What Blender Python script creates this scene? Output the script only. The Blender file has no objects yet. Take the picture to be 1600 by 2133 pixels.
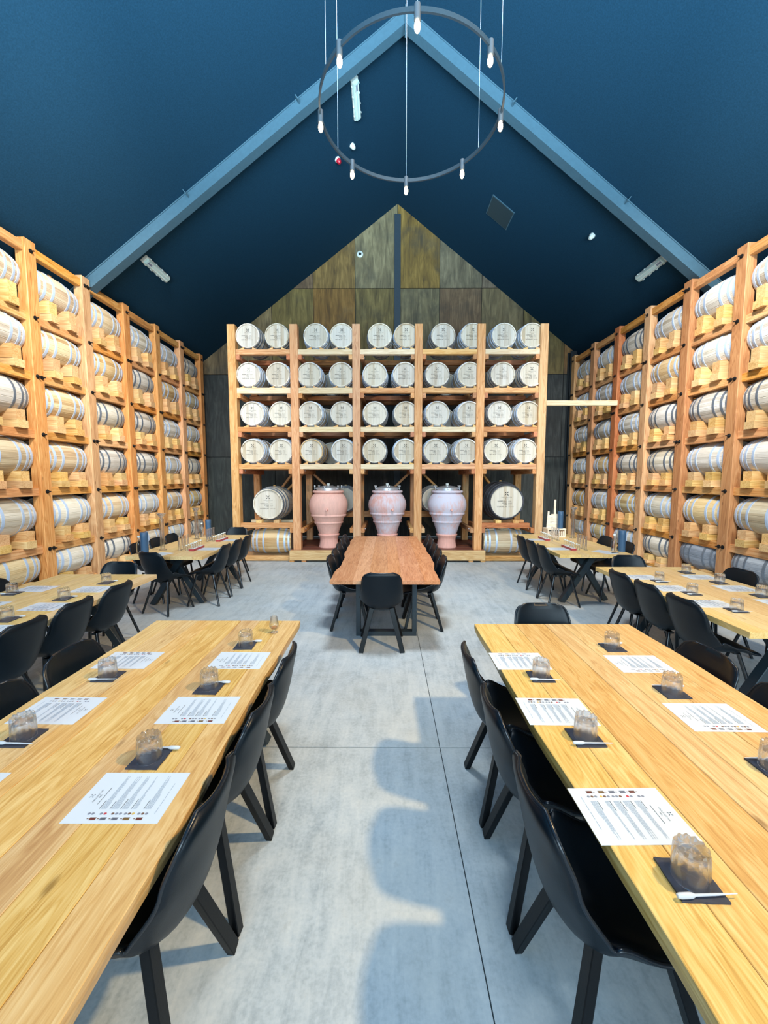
import bpy, bmesh, math, random
from mathutils import Vector, Matrix
S = bpy.context.scene
COL = S.collection
PI = math.pi
R = random.Random(7)

# ---------------------------------------------------------------- camera
cam_d = bpy.data.cameras.new('camera')
cam = bpy.data.objects.new('camera', cam_d)
COL.objects.link(cam)
cam_d.sensor_fit = 'HORIZONTAL'
cam_d.sensor_width = 36.0
cam_d.lens = 36.0 * 838.0 / 1600.0
cam_d.clip_start = 0.05
cam.location = (0, 0, 1.8)
cam.rotation_euler = (PI / 2 - math.atan(0.0847), 0, math.atan(5 / 838.0))
S.camera = cam

# ---------------------------------------------------------------- light
W = bpy.data.worlds.new('daylight')
S.world = W
W.use_nodes = True
bg = W.node_tree.nodes['Background']
bg.inputs[0].default_value = (0.62, 0.82, 1.0, 1)
bg.inputs[1].default_value = 0.45
vs = S.view_settings
vs.view_transform = 'Standard'
vs.look = 'None'
vs.gamma = 1.0
vs.exposure = 0.08
vs.use_curve_mapping = False


def area(name, loc, target, sx, sy, power, col, spread=PI):
    d = bpy.data.lights.new(name, 'AREA')
    d.shape = 'RECTANGLE'
    d.size, d.size_y = sx, sy
    d.energy = power
    d.color = col
    d.spread = spread
    o = bpy.data.objects.new(name, d)
    COL.objects.link(o)
    o.location = loc
    o.rotation_euler = (Vector(target) - Vector(loc)).to_track_quat('-Z', 'Y').to_euler()
    return o


# daylight through the open glazed gable behind the camera, then an uplight added to brighten the front ceiling
area('front_glazing_light', (0.3, -10.5, 5.6), (0.3, 8.5, 2.0), 14.0, 6.0, 2250, (0.64, 0.86, 1.0))
area('ceiling_uplight', (0.3, -3.2, 2.0), (0.3, -0.7, 6.8), 12.0, 3.6, 3900, (0.56, 0.84, 1.0), math.radians(100))
# warm lamp hung over the right hand tables
area('warm_lamp_light', (2.9, 0.9, 4.9), (-1.0, 1.9, 0.0), 0.22, 0.22, 265, (1.0, 0.70, 0.34))
# fill lights added out of view to brighten the side racks
area('rack_fill_left', (-1.6, 2.6, 6.9), (-5.7, 8.6, 2.4), 0.7, 0.7, 120, (1.0, 0.97, 0.93), math.radians(62))
area('rack_fill_right', (2.3, 2.6, 6.9), (5.8, 8.6, 2.4), 0.7, 0.7, 110, (1.0, 0.97, 0.93), math.radians(62))
# overhead fill added to lift the middle of the hall
area('hall_fill_light', (0.25, 3.9, 8.2), (0.1, 6.2, 0.0), 1.2, 1.2, 140, (0.84, 0.94, 1.0), math.radians(90))

# ---------------------------------------------------------------- materials
def srgb(r, g, b):
    def f(c):
        c /= 255.0
        return c / 12.92 if c <= 0.04045 else ((c + 0.055) / 1.055) ** 2.4
    return (f(r), f(g), f(b), 1.0)


class N:
    """small node-tree helper"""
    def __init__(self, name):
        self.m = bpy.data.materials.new(name)
        self.m.use_nodes = True
        self.t = self.m.node_tree
        self.b = self.t.nodes['Principled BSDF']

    def n(self, kind, **kw):
        x = self.t.nodes.new(kind)
        for k, v in kw.items():
            if k.startswith('i_'):
                key = k[2:]
                key = int(key) if key.isdigit() else key
                x.inputs[key].default_value = v
            else:
                setattr(x, k, v)
        return x

    def l(self, a, b):
        self.t.links.new(a, b)

    def math(self, op, a, b=None, c=None):
        x = self.n('ShaderNodeMath', operation=op)
        for i, v in enumerate((a, b, c)):
            if v is None:
                continue
            if isinstance(v, (int, float)):
                x.inputs[i].default_value = v
            else:
                self.l(v, x.inputs[i])
        return x.outputs[0]

    def ramp(self, fac, stops):
        x = self.n('ShaderNodeValToRGB')
        e = x.color_ramp.elements
        while len(e) < len(stops):
            e.new(0.5)
        for i, (p, c) in enumerate(stops):
            e[i].position = p
            e[i].color = c
        self.l(fac, x.inputs[0])
        return x.outputs[0]

    def mix(self, fac, a, b, mode='MIX'):
        x = self.n('ShaderNodeMix', data_type='RGBA', blend_type=mode)
        for sock, v in ((x.inputs[0], fac), (x.inputs[6], a), (x.inputs[7], b)):
            if isinstance(v, (int, float)):
                sock.default_value = v
            elif isinstance(v, tuple):
                sock.default_value = v
            else:
                self.l(v, sock)
        return x.outputs[2]

    def coords(self, scale=(1, 1, 1), jitter=True):
        tc = self.n('ShaderNodeTexCoord')
        v = tc.outputs['Object']
        if jitter:
            oi = self.n('ShaderNodeObjectInfo')
            k = self.math('MULTIPLY', oi.outputs['Random'], 37.0)
            a = self.n('ShaderNodeVectorMath', operation='ADD')
            self.l(v, a.inputs[0])
            self.l(k, a.inputs[1])
            v = a.outputs[0]
        mp = self.n('ShaderNodeMapping')
        mp.inputs['Scale'].default_value = scale
        self.l(v, mp.inputs[0])
        return mp.outputs[0]

    def noise(self, vec, scale, detail=4, rough=0.55, dist=0.0):
        x = self.n('ShaderNodeTexNoise', i_Scale=scale, i_Detail=detail, i_Roughness=rough, i_Distortion=dist)
        self.l(vec, x.inputs['Vector'])
        return x.outputs['Fac']

    def rnd(self):
        return self.n('ShaderNodeObjectInfo').outputs['Random']

    def vary(self, col, hue=0.0, sat=0.0, lo=0.85, hi=1.12):
        r = self.rnd()
        h = self.n('ShaderNodeHueSaturation')
        self.l(col, h.inputs['Color'])
        mr = self.n('ShaderNodeMapRange', i_3=lo, i_4=hi)
        self.l(r, mr.inputs[0])
        self.l(mr.outputs[0], h.inputs['Value'])
        if hue:
            r2 = self.math('FRACT', self.math('MULTIPLY', r, 17.3))
            mh = self.n('ShaderNodeMapRange', i_3=0.5 - hue, i_4=0.5 + hue)
            self.l(r2, mh.inputs[0])
            self.l(mh.outputs[0], h.inputs['Hue'])
        if sat:
            r3 = self.math('FRACT', self.math('MULTIPLY', r, 53.7))
            ms = self.n('ShaderNodeMapRange', i_3=1 - sat, i_4=1 + sat)
            self.l(r3, ms.inputs[0])
            self.l(ms.outputs[0], h.inputs['Saturation'])
        return h.outputs[0]

    def fin(self, col=None, rough=0.5, bump=None, bs=0.2, bd=0.01, **kw):
        b = self.b
        if col is not None:
            if isinstance(col, tuple):
                b.inputs['Base Color'].default_value = col
            else:
                self.l(col, b.inputs['Base Color'])
        if isinstance(rough, (int, float)):
            b.inputs['Roughness'].default_value = rough
        else:
            self.l(rough, b.inputs['Roughness'])
        if bump is not None:
            x = self.n('ShaderNodeBump', i_Strength=bs, i_Distance=bd)
            self.l(bump, x.inputs['Height'])
            self.l(x.outputs[0], b.inputs['Normal'])
        for k, v in kw.items():
            b.inputs[k.replace('_', ' ')].default_value = v
        return self.m


def plain(name, col, rough=0.5, **kw):
    return N(name).fin(col, rough, **kw)


def wood(name, dark, mid, light, axis='X', rough=0.5, knots=0.5, hue=0.008, lo=0.85, hi=1.12, fine=1.0, spec=0.4, big=1.0):
    g = N(name)
    i = 'XYZ'.index(axis)
    def sc(a, c):
        v = [c, c, c]
        v[i] = a
        return tuple(v)
    n1 = g.noise(g.coords(sc(0.55 * big, 5.5 * big)), 1.6, 3, 0.5, 1.2)
    n2 = g.noise(g.coords(sc(1.6 * fine, 46 * fine)), 1.8, 4, 0.6, 0.3)
    n3 = g.noise(g.coords(sc(4 * fine, 170 * fine)), 1.0, 2, 0.5)
    rings = g.math('FRACT', g.math('MULTIPLY', n1, 7.0))
    rings = g.math('ABSOLUTE', g.math('SUBTRACT', rings, 0.5))
    f = g.math('ADD', g.math('MULTIPLY', rings, 0.35), g.math('MULTIPLY', n2, 0.55))
    f = g.math('ADD', f, g.math('MULTIPLY', n1, 0.35))
    c = g.ramp(f, [(0.28, dark), (0.5, mid), (0.72, light)])
    c = g.mix(g.math('MULTIPLY', g.math('SUBTRACT', 0.62, n3), 0.5), c, dark)
    if knots:
        vo = g.n('ShaderNodeTexVoronoi', i_Scale=1.0)
        g.l(g.coords(sc(2.2, 5.5)), vo.inputs['Vector'])
        k = g.n('ShaderNodeMapRange', i_1=0.025, i_2=0.085, i_3=knots, i_4=0.0)
        g.l(vo.outputs['Distance'], k.inputs[0])
        c = g.mix(k.outputs[0], c, tuple(x * 0.35 for x in dark[:3]) + (1,))
    c = g.vary(c, hue, 0.08, lo, hi)
    return g.fin(c, rough, n2, 0.12, 0.004, Specular_IOR_Level=spec)


M = {}
M['oak_top'] = wood('oak tabletop', srgb(176, 130, 74), srgb(212, 173, 110), srgb(230, 200, 142), 'Y', 0.36, 0.6, 0.008, 0.9, 1.08, 1.25, 0.4, 1.7)
M['pale_top'] = wood('pale oak tabletop', srgb(188, 148, 90), srgb(216, 182, 124), srgb(230, 202, 150), 'Y', 0.36, 0.6, 0.006, 0.93, 1.06, 1.2, 0.4, 1.5)
M['red_top'] = wood('blackwood tabletop', srgb(146, 92, 60), srgb(194, 134, 94), srgb(214, 160, 120), 'Y', 0.38, 0.2, 0.006, 0.86, 1.1, 1.3, 0.35, 1.4)
M['post'] = wood('honey timber', srgb(158, 100, 56), srgb(212, 156, 102), srgb(232, 188, 138), 'X', 0.6, 0.6, 0.010, 0.85, 1.1)
M['red_post'] = wood('red brown timber', srgb(134, 78, 48), srgb(188, 124, 80), srgb(208, 150, 104), 'X', 0.6, 0.6, 0.010, 0.85, 1.1)
M['orange'] = wood('orange timber', srgb(152, 90, 40), srgb(204, 142, 78), srgb(224, 174, 112), 'X', 0.6, 0.5, 0.008, 0.88, 1.08)
M['block'] = wood('fresh cut pine', srgb(176, 124, 70), srgb(220, 174, 112), srgb(236, 202, 146), 'X', 0.65, 0.2, 0.012, 0.82, 1.1)
M['pale_beam'] = wood('pale sawn timber', srgb(190, 160, 118), srgb(224, 202, 164), srgb(238, 222, 192), 'X', 0.65, 0.3, 0.006, 0.92, 1.06)
M['deck'] = wood('dark red decking', srgb(66, 32, 22), srgb(104, 54, 40), srgb(136, 78, 60), 'X', 0.5, 0.2, 0.01, 0.8, 1.15)
M['white_wood'] = wood('blond plywood', srgb(206, 180, 150), srgb(232, 212, 188), srgb(242, 228, 208), 'X', 0.55, 0.0, 0.004, 0.95, 1.05)


def ply(name, a, b, c3):
    g = N(name)
    n1 = g.noise(g.coords((3.0, 3.0, 0.7)), 1.6, 5, 0.6, 1.0)
    n2 = g.noise(g.coords((26, 26, 1.4)), 1.5, 4, 0.6, 0.4)
    n3 = g.noise(g.coords((1, 1, 1)), 1.1, 4, 0.6)
    f = g.math('ADD', g.math('MULTIPLY', n1, 0.6), g.math('MULTIPLY', n2, 0.4))
    c = g.ramp(f, [(0.30, a), (0.5, b), (0.68, c3)])
    st = g.n('ShaderNodeMapRange', i_1=0.52, i_2=0.72, i_3=0.0, i_4=0.55)
    g.l(n3, st.inputs[0])
    c = g.mix(st.outputs[0], c, srgb(52, 54, 52))
    c = g.vary(c, 0.022, 0.3, 0.78, 1.14)
    return g.fin(c, 0.7, n2, 0.25, 0.004)


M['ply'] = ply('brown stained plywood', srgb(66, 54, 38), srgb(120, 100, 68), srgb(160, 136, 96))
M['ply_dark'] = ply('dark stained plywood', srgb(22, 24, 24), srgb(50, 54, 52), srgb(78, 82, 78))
M['dark_gap'] = plain('dark batten', (0.012, 0.013, 0.014, 1), 0.8)


def concrete():
    g = N('polished concrete')
    v = g.coords((1, 1, 1), False)
    n1 = g.noise(v, 0.9, 6, 0.62)
    n2 = g.noise(v, 9.0, 6, 0.7)
    n3 = g.noise(v, 55.0, 3, 0.6)
    tc = g.n('ShaderNodeMapping')
    tc.inputs['Scale'].default_value = (9, 1.4, 1)
    tc.inputs['Rotation'].default_value = (0, 0, 0.35)
    g.l(v, tc.inputs[0])
    st = g.noise(tc.outputs[0], 1.6, 4, 0.65, 0.8)
    f = g.math('ADD', g.math('MULTIPLY', n1, 0.4), g.math('MULTIPLY', n2, 0.3))
    f = g.math('ADD', f, g.math('MULTIPLY', st, 0.3))
    f = g.math('ADD', f, g.math('MULTIPLY', g.math('SUBTRACT', n3, 0.5), 0.22))
    c = g.ramp(f, [(0.34, srgb(134, 146, 154)), (0.5, srgb(176, 186, 192)), (0.66, srgb(200, 206, 208))])
    bz = g.n('ShaderNodeMapRange', i_1=0.42, i_2=0.66, i_3=0.0, i_4=0.45)
    g.l(g.noise(v, 0.55, 4, 0.6), bz.inputs[0])
    c = g.mix(bz.outputs[0], c, srgb(190, 186, 174))  # warm light put into the concrete colour as faint beige patches
    sp = g.n('ShaderNodeMapRange', i_1=0.60, i_2=0.74, i_3=0.0, i_4=0.35)
    g.l(n2, sp.inputs[0])
    c = g.mix(sp.outputs[0], c, srgb(120, 124, 124))
    ro = g.n('ShaderNodeMapRange', i_1=0.3, i_2=0.7, i_3=0.42, i_4=0.62)
    g.l(n2, ro.inputs[0])
    return g.fin(c, ro.outputs[0], n3, 0.12, 0.003, Specular_IOR_Level=0.35)


M['concrete'] = concrete()
M['joint'] = plain('dark joint filler', srgb(52, 62, 66), 0.8)


def painted(name, col, rough=0.6, amp=0.15, sc=40.0, **kw):
    g = N(name)
    n = g.noise(g.coords((1, 1, 1), False), sc, 3, 0.6)
    c = g.ramp(n, [(0.3, tuple(x * (1 - amp) for x in col[:3]) + (1,)), (0.7, tuple(x * (1 + amp) for x in col[:3]) + (1,))])
    return g.fin(c, rough, n, 0.1, 0.003, **kw)


M['navy'] = painted('navy painted ceiling', (0.0095, 0.043, 0.080, 1), 0.9, 0.16, 60, Specular_IOR_Level=0.12)
M['navy_wall'] = painted('dark painted wall', (0.010, 0.016, 0.020, 1), 0.8)
M['navy_steel'] = painted('blue grey painted steel', (0.060, 0.125, 0.170, 1), 0.5, 0.06, 20)
M['column_steel'] = painted('slate blue steel', (0.028, 0.045, 0.062, 1), 0.5, 0.06, 20)
M['gloss_leg'] = plain('glossy black tube', (0.006, 0.009, 0.013, 1), 0.16, Specular_IOR_Level=0.6)
M['black_steel'] = painted('black powder coated steel', (0.010, 0.014, 0.018, 1), 0.42, 0.1, 60)
M['blue_steel'] = painted('blue black steel', (0.020, 0.034, 0.046, 1), 0.42, 0.1, 60)
M['leather'] = painted('black faux leather', (0.0026, 0.0066, 0.0112, 1), 0.38, 0.25, 220, Specular_IOR_Level=0.26)
M['piping'] = plain('black seam piping', (0.006, 0.010, 0.016, 1), 0.26)
M['black_wood'] = painted('black stained wood', (0.0028, 0.0036, 0.0048, 1), 0.38, 0.2, 90, Specular_IOR_Level=0.22)
M['bolt'] = plain('oiled steel bolt', (0.05, 0.055, 0.06, 1), 0.35, Metallic=0.9)
M['galv'] = painted('galvanised hoop', srgb(184, 204, 230), 0.45, 0.08, 30, Metallic=0.15)
M['dull_hoop'] = painted('dull steel hoop', srgb(120, 130, 142), 0.5, 0.15, 30, Metallic=0.4)
M['dark_hoop'] = painted('dark iron hoop', srgb(62, 66, 72), 0.5, 0.2, 30, Metallic=0.4)
M['ink'] = plain('black stencil ink', srgb(28, 28, 30), 0.7)
M['grey_ink'] = plain('faded stencil ink', srgb(140, 134, 124), 0.7)
M['chrome'] = plain('stainless steel', srgb(222, 228, 234), 0.34, Metallic=0.75)
M['holder'] = plain('brushed lamp holder', srgb(120, 124, 128), 0.35, Metallic=0.7)
M['white_plastic'] = plain('white plastic', srgb(225, 232, 228), 0.4)
M['red_plastic'] = plain('red plastic', srgb(190, 30, 52), 0.35)
M['diffuser'] = plain('ribbed frosted diffuser', srgb(205, 228, 222), 0.3)
M['slate'] = painted('dark slate', srgb(46, 52, 66), 0.5, 0.18, 60)
M['paper'] = plain('laminated paper', srgb(208, 219, 229), 0.28)
M['text'] = plain('grey print', srgb(140, 160, 182), 0.5)
M['head_text'] = plain('dark grey print', srgb(84, 94, 106), 0.5)
M['ic_red'] = plain('red print', srgb(188, 66, 76), 0.5)
M['ic_yellow'] = plain('yellow print', srgb(206, 176, 96), 0.5)
M['ic_grey'] = plain('grey blue print', srgb(128, 136, 152), 0.5)
M['ic_brown'] = plain('brown print', srgb(112, 86, 72), 0.5)
M['red_tray'] = plain('red stained wood', srgb(158, 52, 56), 0.45)
M['navy_card'] = plain('navy card', srgb(50, 82, 112), 0.5)
M['amber'] = plain('amber spirit', (0.75, 0.30, 0.06, 1), 0.05, Transmission_Weight=0.6, IOR=1.36)
M['bulb'] = plain('lit bulb', (1, 0.9, 0.7, 1), 0.3)
bb = M['bulb'].node_tree.nodes['Principled BSDF']
bb.inputs['Emission Color'].default_value = (1.0, 0.76, 0.46, 1)
bb.inputs['Emission Strength'].default_value = 9.0


def glass():
    g = N('clear glass')
    g.fin((0.985, 0.995, 1.0, 1), 0.01, Transmission_Weight=1.0, IOR=1.46)
    tr = g.n('ShaderNodeBsdfTransparent')
    tr.inputs[0].default_value = (0.95, 0.97, 1.0, 1)
    mx = g.n('ShaderNodeMixShader', i_0=0.42)
    out = g.t.nodes['Material Output']
    g.l(g.b.outputs[0], mx.inputs[1])
    g.l(tr.outputs[0], mx.inputs[2])
    g.l(mx.outputs[0], out.inputs['Surface'])
    return g.m


M['glass'] = glass()


def frost():
    g = N('milky plastic')
    g.fin(srgb(225, 232, 240), 0.3, Transmission_Weight=0.45, IOR=1.3)
    return g.m


M['frost'] = frost()


def stave(name, dark, mid, light, lo, hi, stain=0.25):
    g = N(name)
    tc = g.n('ShaderNodeTexCoord')
    sx = g.n('ShaderNodeSeparateXYZ')
    g.l(tc.outputs['Object'], sx.inputs[0])
    a = g.math('ARCTAN2', sx.outputs[1], sx.outputs[2])
    k = g.math('FLOOR', g.math('MULTIPLY', a, 26 / (2 * PI)))
    k = g.math('ADD', k, g.math('MULTIPLY', g.rnd(), 991.0))
    wn = g.n('ShaderNodeTexWhiteNoise', noise_dimensions='1D')
    g.l(k, wn.inputs['W'])
    n1 = g.noise(g.coords((1.3, 16, 16)), 2.0, 4, 0.6, 0.4)
    n2 = g.noise(g.coords((2.2, 2.2, 2.2)), 1.6, 4, 0.6)
    f = g.math('ADD', g.math('MULTIPLY', n1, 0.5), g.math('MULTIPLY', wn.outputs[0], 0.42))
    f = g.math('ADD', f, 0.05)
    c = g.ramp(f, [(0.2, dark), (0.5, mid), (0.78, light)])
    st = g.n('ShaderNodeMapRange', i_1=0.55, i_2=0.75, i_3=0.0, i_4=stain)
    g.l(n2, st.inputs[0])
    c = g.mix(st.outputs[0], c, dark)
    c = g.vary(c, 0.008, 0.25, lo, hi)
    return g.fin(c, 0.65, n1, 0.15, 0.003)


M['stave'] = stave('weathered oak staves', srgb(160, 146, 124), srgb(212, 204, 188), srgb(232, 226, 214), 0.86, 1.1)
M['stave_tan'] = stave('tan oak staves', srgb(160, 128, 86), srgb(206, 182, 140), srgb(226, 208, 170), 0.9, 1.08)
M['stave_dark'] = stave('dark toned staves', srgb(34, 36, 42), srgb(58, 60, 70), srgb(82, 84, 96), 0.95, 1.05)
M['stave_grey'] = stave('grey washed staves', srgb(110, 120, 130), srgb(150, 158, 168), srgb(180, 188, 196), 0.95, 1.05, 0.5)


def headwood():
    g = N('pale barrel head')
    tc = g.n('ShaderNodeTexCoord')
    sx = g.n('ShaderNodeSeparateXYZ')
    g.l(tc.outputs['Object'], sx.inputs[0])
    k = g.math('FLOOR', g.math('MULTIPLY', sx.outputs[1], 14.0))
    k = g.math('ADD', k, g.math('MULTIPLY', g.rnd(), 871.0))
    wn = g.n('ShaderNodeTexWhiteNoise', noise_dimensions='1D')
    g.l(k, wn.inputs['W'])
    n1 = g.noise(g.coords((16, 16, 1.2)), 2.0, 3, 0.6, 0.3)
    f = g.math('ADD', g.math('MULTIPLY', n1, 0.4), g.math('MULTIPLY', wn.outputs[0], 0.5))
    c = g.ramp(f, [(0.1, srgb(174, 158, 134)), (0.4, srgb(200, 193, 178)), (0.8, srgb(210, 205, 194))])
    c = g.vary(c, 0.004, 0.3, 0.93, 1.04)
    return g.fin(c, 0.6, n1, 0.1, 0.002)


M['head'] = headwood()


def terra(name, amount, pink, white):
    g = N(name)
    n1 = g.noise(g.coords((1, 1, 1)), 3.2, 6, 0.65)
    n2 = g.noise(g.coords((9, 9, 1.6)), 3.0, 4, 0.6)
    f = g.math('ADD', g.math('MULTIPLY', n1, 0.65), g.math('MULTIPLY', n2, 0.35))
    m = g.n('ShaderNodeMapRange', i_1=0.62 - amount * 0.35, i_2=0.72 - amount * 0.25)
    g.l(f, m.inputs[0])
    c = g.ramp(n2, [(0.3, pink), (0.7, tuple(min(1, x * 1.18) for x in pink[:3]) + (1,))])
    c = g.mix(m.outputs[0], c, white)
    return g.fin(c, 0.8, n1, 0.15, 0.004)


M['terra_a'] = terra('pink terracotta', 0.22, srgb(220, 172, 158), srgb(222, 178, 160))
M['terra_b'] = terra('chalky terracotta', 0.62, srgb(208, 158, 148), srgb(208, 196, 204))
M['terra_c'] = terra('whitened terracotta', 0.80, srgb(214, 164, 152), srgb(206, 202, 216))
M['terra_foot'] = terra('clean terracotta foot', 0.1, srgb(222, 168, 154), srgb(226, 180, 168))

# ---------------------------------------------------------------- mesh helpers
class MB:
    def __init__(self):
        self.v, self.f = [], []

    def add(self, vs, fs):
        o = len(self.v)
        self.v += [tuple(p) for p in vs]
        self.f += [tuple(i + o for i in q) for q in fs]

    def box(self, x0, x1, y0, y1, z0, z1):
        self.add([(x0, y0, z0), (x1, y0, z0), (x1, y1, z0), (x0, y1, z0), (x0, y0, z1), (x1, y0, z1), (x1, y1, z1), (x0, y1, z1)],
                 [(0, 3, 2, 1), (4, 5, 6, 7), (0, 1, 5, 4), (1, 2, 6, 5), (2, 3, 7, 6), (3, 0, 4, 7)])

    def beam(self, p0, p1, w, h, c=0.004, up=(0, 0, 1), taper=1.0):
        """chamfered bar from p0 to p1, w across, h along up"""
        p0, p1 = Vector(p0), Vector(p1)
        d = (p1 - p0).normalized()
        u = Vector(up)
        if abs(d.dot(u)) > 0.98:
            u = Vector((0, 1, 0))
        s = d.cross(u).normalized()
        u = s.cross(d).normalized()
        def ring(p, k):
            a, b = w / 2 * k, h / 2 * k
            return [p + s * x + u * y for x, y in ((-a + c, -b), (a - c, -b), (a, -b + c), (a, b - c), (a - c, b), (-a + c, b), (-a, b - c), (-a, -b + c))]
        self.add(ring(p0, 1) + ring(p1, taper), [tuple(range(7, -1, -1)), tuple(range(8, 16))] + [(i, (i + 1) % 8, 8 + (i + 1) % 8, 8 + i) for i in range(8)])

    def lathe(self, prof, seg=24, axis='Z', c=(0, 0, 0), mod=None, cap=True):
        """prof: list of (r, h)"""
        vs = []
        for r, h in prof:
            for i in range(seg):
                a = 2 * PI * i / seg
                rr = r if mod is None else r * mod(a, h)
                x, y = rr * math.cos(a), rr * math.sin(a)
                p = {'Z': (x, y, h), 'X': (h, x, y), 'Y': (y, h, x)}[axis]
                vs.append((p[0] + c[0], p[1] + c[1], p[2] + c[2]))
        fs = []
        for j in range(len(prof) - 1):
            for i in range(seg):
                k = (i + 1) % seg
                fs.append((j * seg + i, j * seg + k, (j + 1) * seg + k, (j + 1) * seg + i))
        if cap:
            if prof[0][0] > 1e-6:
                fs.append(tuple(range(seg - 1, -1, -1)))
            if prof[-1][0] > 1e-6:
                n = (len(prof) - 1) * seg
                fs.append(tuple(range(n, n + seg)))
        self.add(vs, fs)

    def tube(self, path, r, seg=8, closed=False):
        P = [Vector(p) for p in path]
        n = len(P)
        vs = []
        prev = None
        for i in range(n):
            a = P[i - 1] if (i > 0 or closed) else P[i]
            b = P[(i + 1) % n] if (i < n - 1 or closed) else P[i]
            d = (b - a).normalized()
            if prev is None:
                u = Vector((0, 0, 1)) if abs(d.z) < 0.9 else Vector((1, 0, 0))
            else:
                u = prev
            s = d.cross(u).normalized()
            u = s.cross(d).normalized()
            prev = u
            for j in range(seg):
                t = 2 * PI * j / seg
                vs.append(P[i] + s * (r * math.cos(t)) + u * (r * math.sin(t)))
        fs = []
        m = n if closed else n - 1
        for i in range(m):
            for j in range(seg):
                k = (j + 1) % seg
                i2 = (i + 1) % n
                fs.append((i * seg + j, i * seg + k, i2 * seg + k, i2 * seg + j))
        if not closed:
            fs.append(tuple(range(seg)))
            fs.append(tuple(range((n - 1) * seg, n * seg))[::-1])
        self.add(vs, fs)

    def prism(self, poly, h0, h1, plane='XY'):
        n = len(poly)
        def mp(a, b, h):
            return {'XY': (a, b, h), 'XZ': (a, h, b), 'YZ': (h, a, b)}[plane]
        self.add([mp(a, b, h0) for a, b in poly] + [mp(a, b, h1) for a, b in poly],
                 [tuple(range(n))[::-1], tuple(range(n, 2 * n))] + [(i, (i + 1) % n, n + (i + 1) % n, n + i) for i in range(n)])

    def mesh(self, name, mat, smooth=False):
        me = bpy.data.meshes.new(name)
        me.from_pydata(self.v, [], self.f)
        bm = bmesh.new()
        bm.from_mesh(me)
        bmesh.ops.recalc_face_normals(bm, faces=bm.faces)
        bm.to_mesh(me)
        bm.free()
        if smooth:
            me.polygons.foreach_set('use_smooth', [True] * len(me.polygons))
            if smooth is not True:
                me.set_sharp_from_angle(angle=math.radians(smooth))
        me.materials.append(mat)
        me.update()
        return me

    def build(self, name, mat, parent=None, smooth=False, loc=(0, 0, 0), rot=None):
        return put(name, self.mesh(name, mat, smooth), parent, loc, rot)


def put(name, me, parent=None, loc=(0, 0, 0), rot=None):
    o = bpy.data.objects.new(name, me)
    COL.objects.link(o)
    o.location = loc
    if rot is not None:
        o.rotation_euler = rot
    if parent is not None:
        o.parent = parent
    return o


def tag(o, label=None, cat=None, group=None, kind=None):
    if label:
        o['label'] = label
    if cat:
        o['category'] = cat
    if group:
        o['group'] = group
    if kind:
        o['kind'] = kind
    return o


def thing(name, label, cat, loc=(0, 0, 0), rz=0.0, group=None):
    o = bpy.data.objects.new(name, None)
    COL.objects.link(o)
    o.empty_display_size = 0.1
    o.location = loc
    o.rotation_euler = (0, 0, rz)
    return tag(o, label, cat, group)


TIMBER = {}


def timber(name, p0, p1, w, h, mat, parent=None, up=(0, 0, 1), c=0.006):
    """a timber piece as an object whose local X runs along its length"""
    p0, p1 = Vector(p0), Vector(p1)
    L = (p1 - p0).length
    key = (round(L, 3), w, h, mat, c)
    if key not in TIMBER:
        m = MB()
        m.beam((-L / 2, 0, 0), (L / 2, 0, 0), w, h, c)
        TIMBER[key] = m.mesh(name, M[mat])
    d = (p1 - p0).normalized()
    u = Vector(up)
    if abs(d.dot(u)) > 0.98:
        u = Vector((0, 1, 0))
    s = d.cross(u).normalized()
    u = s.cross(d).normalized()
    # local axes: X = d, Y = -s (beam() used s = X x Z = -Y), Z = u
    rot = Matrix((d, -s, u)).transposed().to_euler()
    return put(name, TIMBER[key], parent, (p0 + p1) / 2, rot)


def text_mesh(name, lines, mat):
    """lines: (string, x, y, size, align) laid out in the XY plane; joined in one flat mesh"""
    vs, fs = [], []
    dg = bpy.context.evaluated_depsgraph_get()
    for s, x, y, size, al in lines:
        cu = bpy.data.curves.new('t', 'FONT')
        cu.body = s
        cu.size = size
        cu.align_x = al
        cu.resolution_u = 1
        o = bpy.data.objects.new('t', cu)
        me = o.to_mesh()
        k = len(vs)
        vs += [(v.co.x + x, v.co.y + y, 0.0) for v in me.vertices]
        fs += [tuple(i + k for i in p.vertices) for p in me.polygons]
        o.to_mesh_clear()
        bpy.data.objects.remove(o)
        bpy.data.curves.remove(cu)
    return vs, fs


def quad(vs, fs, x0, x1, y0, y1):
    k = len(vs)
    vs += [(x0, y0, 0), (x1, y0, 0), (x1, y1, 0), (x0, y1, 0)]
    fs.append((k, k + 1, k + 2, k + 3))


def flat_mesh(name, vs, fs, mat, fn):
    me = bpy.data.meshes.new(name)
    me.from_pydata([fn(*v) for v in vs], [], fs)
    me.materials.append(mat)
    me.update()
    return me

# ---------------------------------------------------------------- the hall
WY = 12.3                      # back wall
RX, RZ = 0.318, 9.66           # ridge
KL, KR = 0.763, 0.791          # roof slopes
XL, XR = -6.95, 7.25           # side walls
Y0 = -3.0


def roof_z(x):
    return RZ - (KL * (RX - x) if x < RX else KR * (x - RX))


# floor: a slab cut by saw joints
m = MB()
m.box(XL, XR, Y0, WY, -0.20, -0.03)
floor = tag(m.build('floor', M['joint']), kind='structure')
for (x0, x1) in ((XL, 0.357), (0.362, XR)):
    for (y0, y1) in ((Y0, 2.550), (2.556, WY)):
        m = MB()
        m.box(x0, x1, y0, y1, -0.06, 0.0)
        m.build('slab', M['concrete'], floor)

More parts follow.
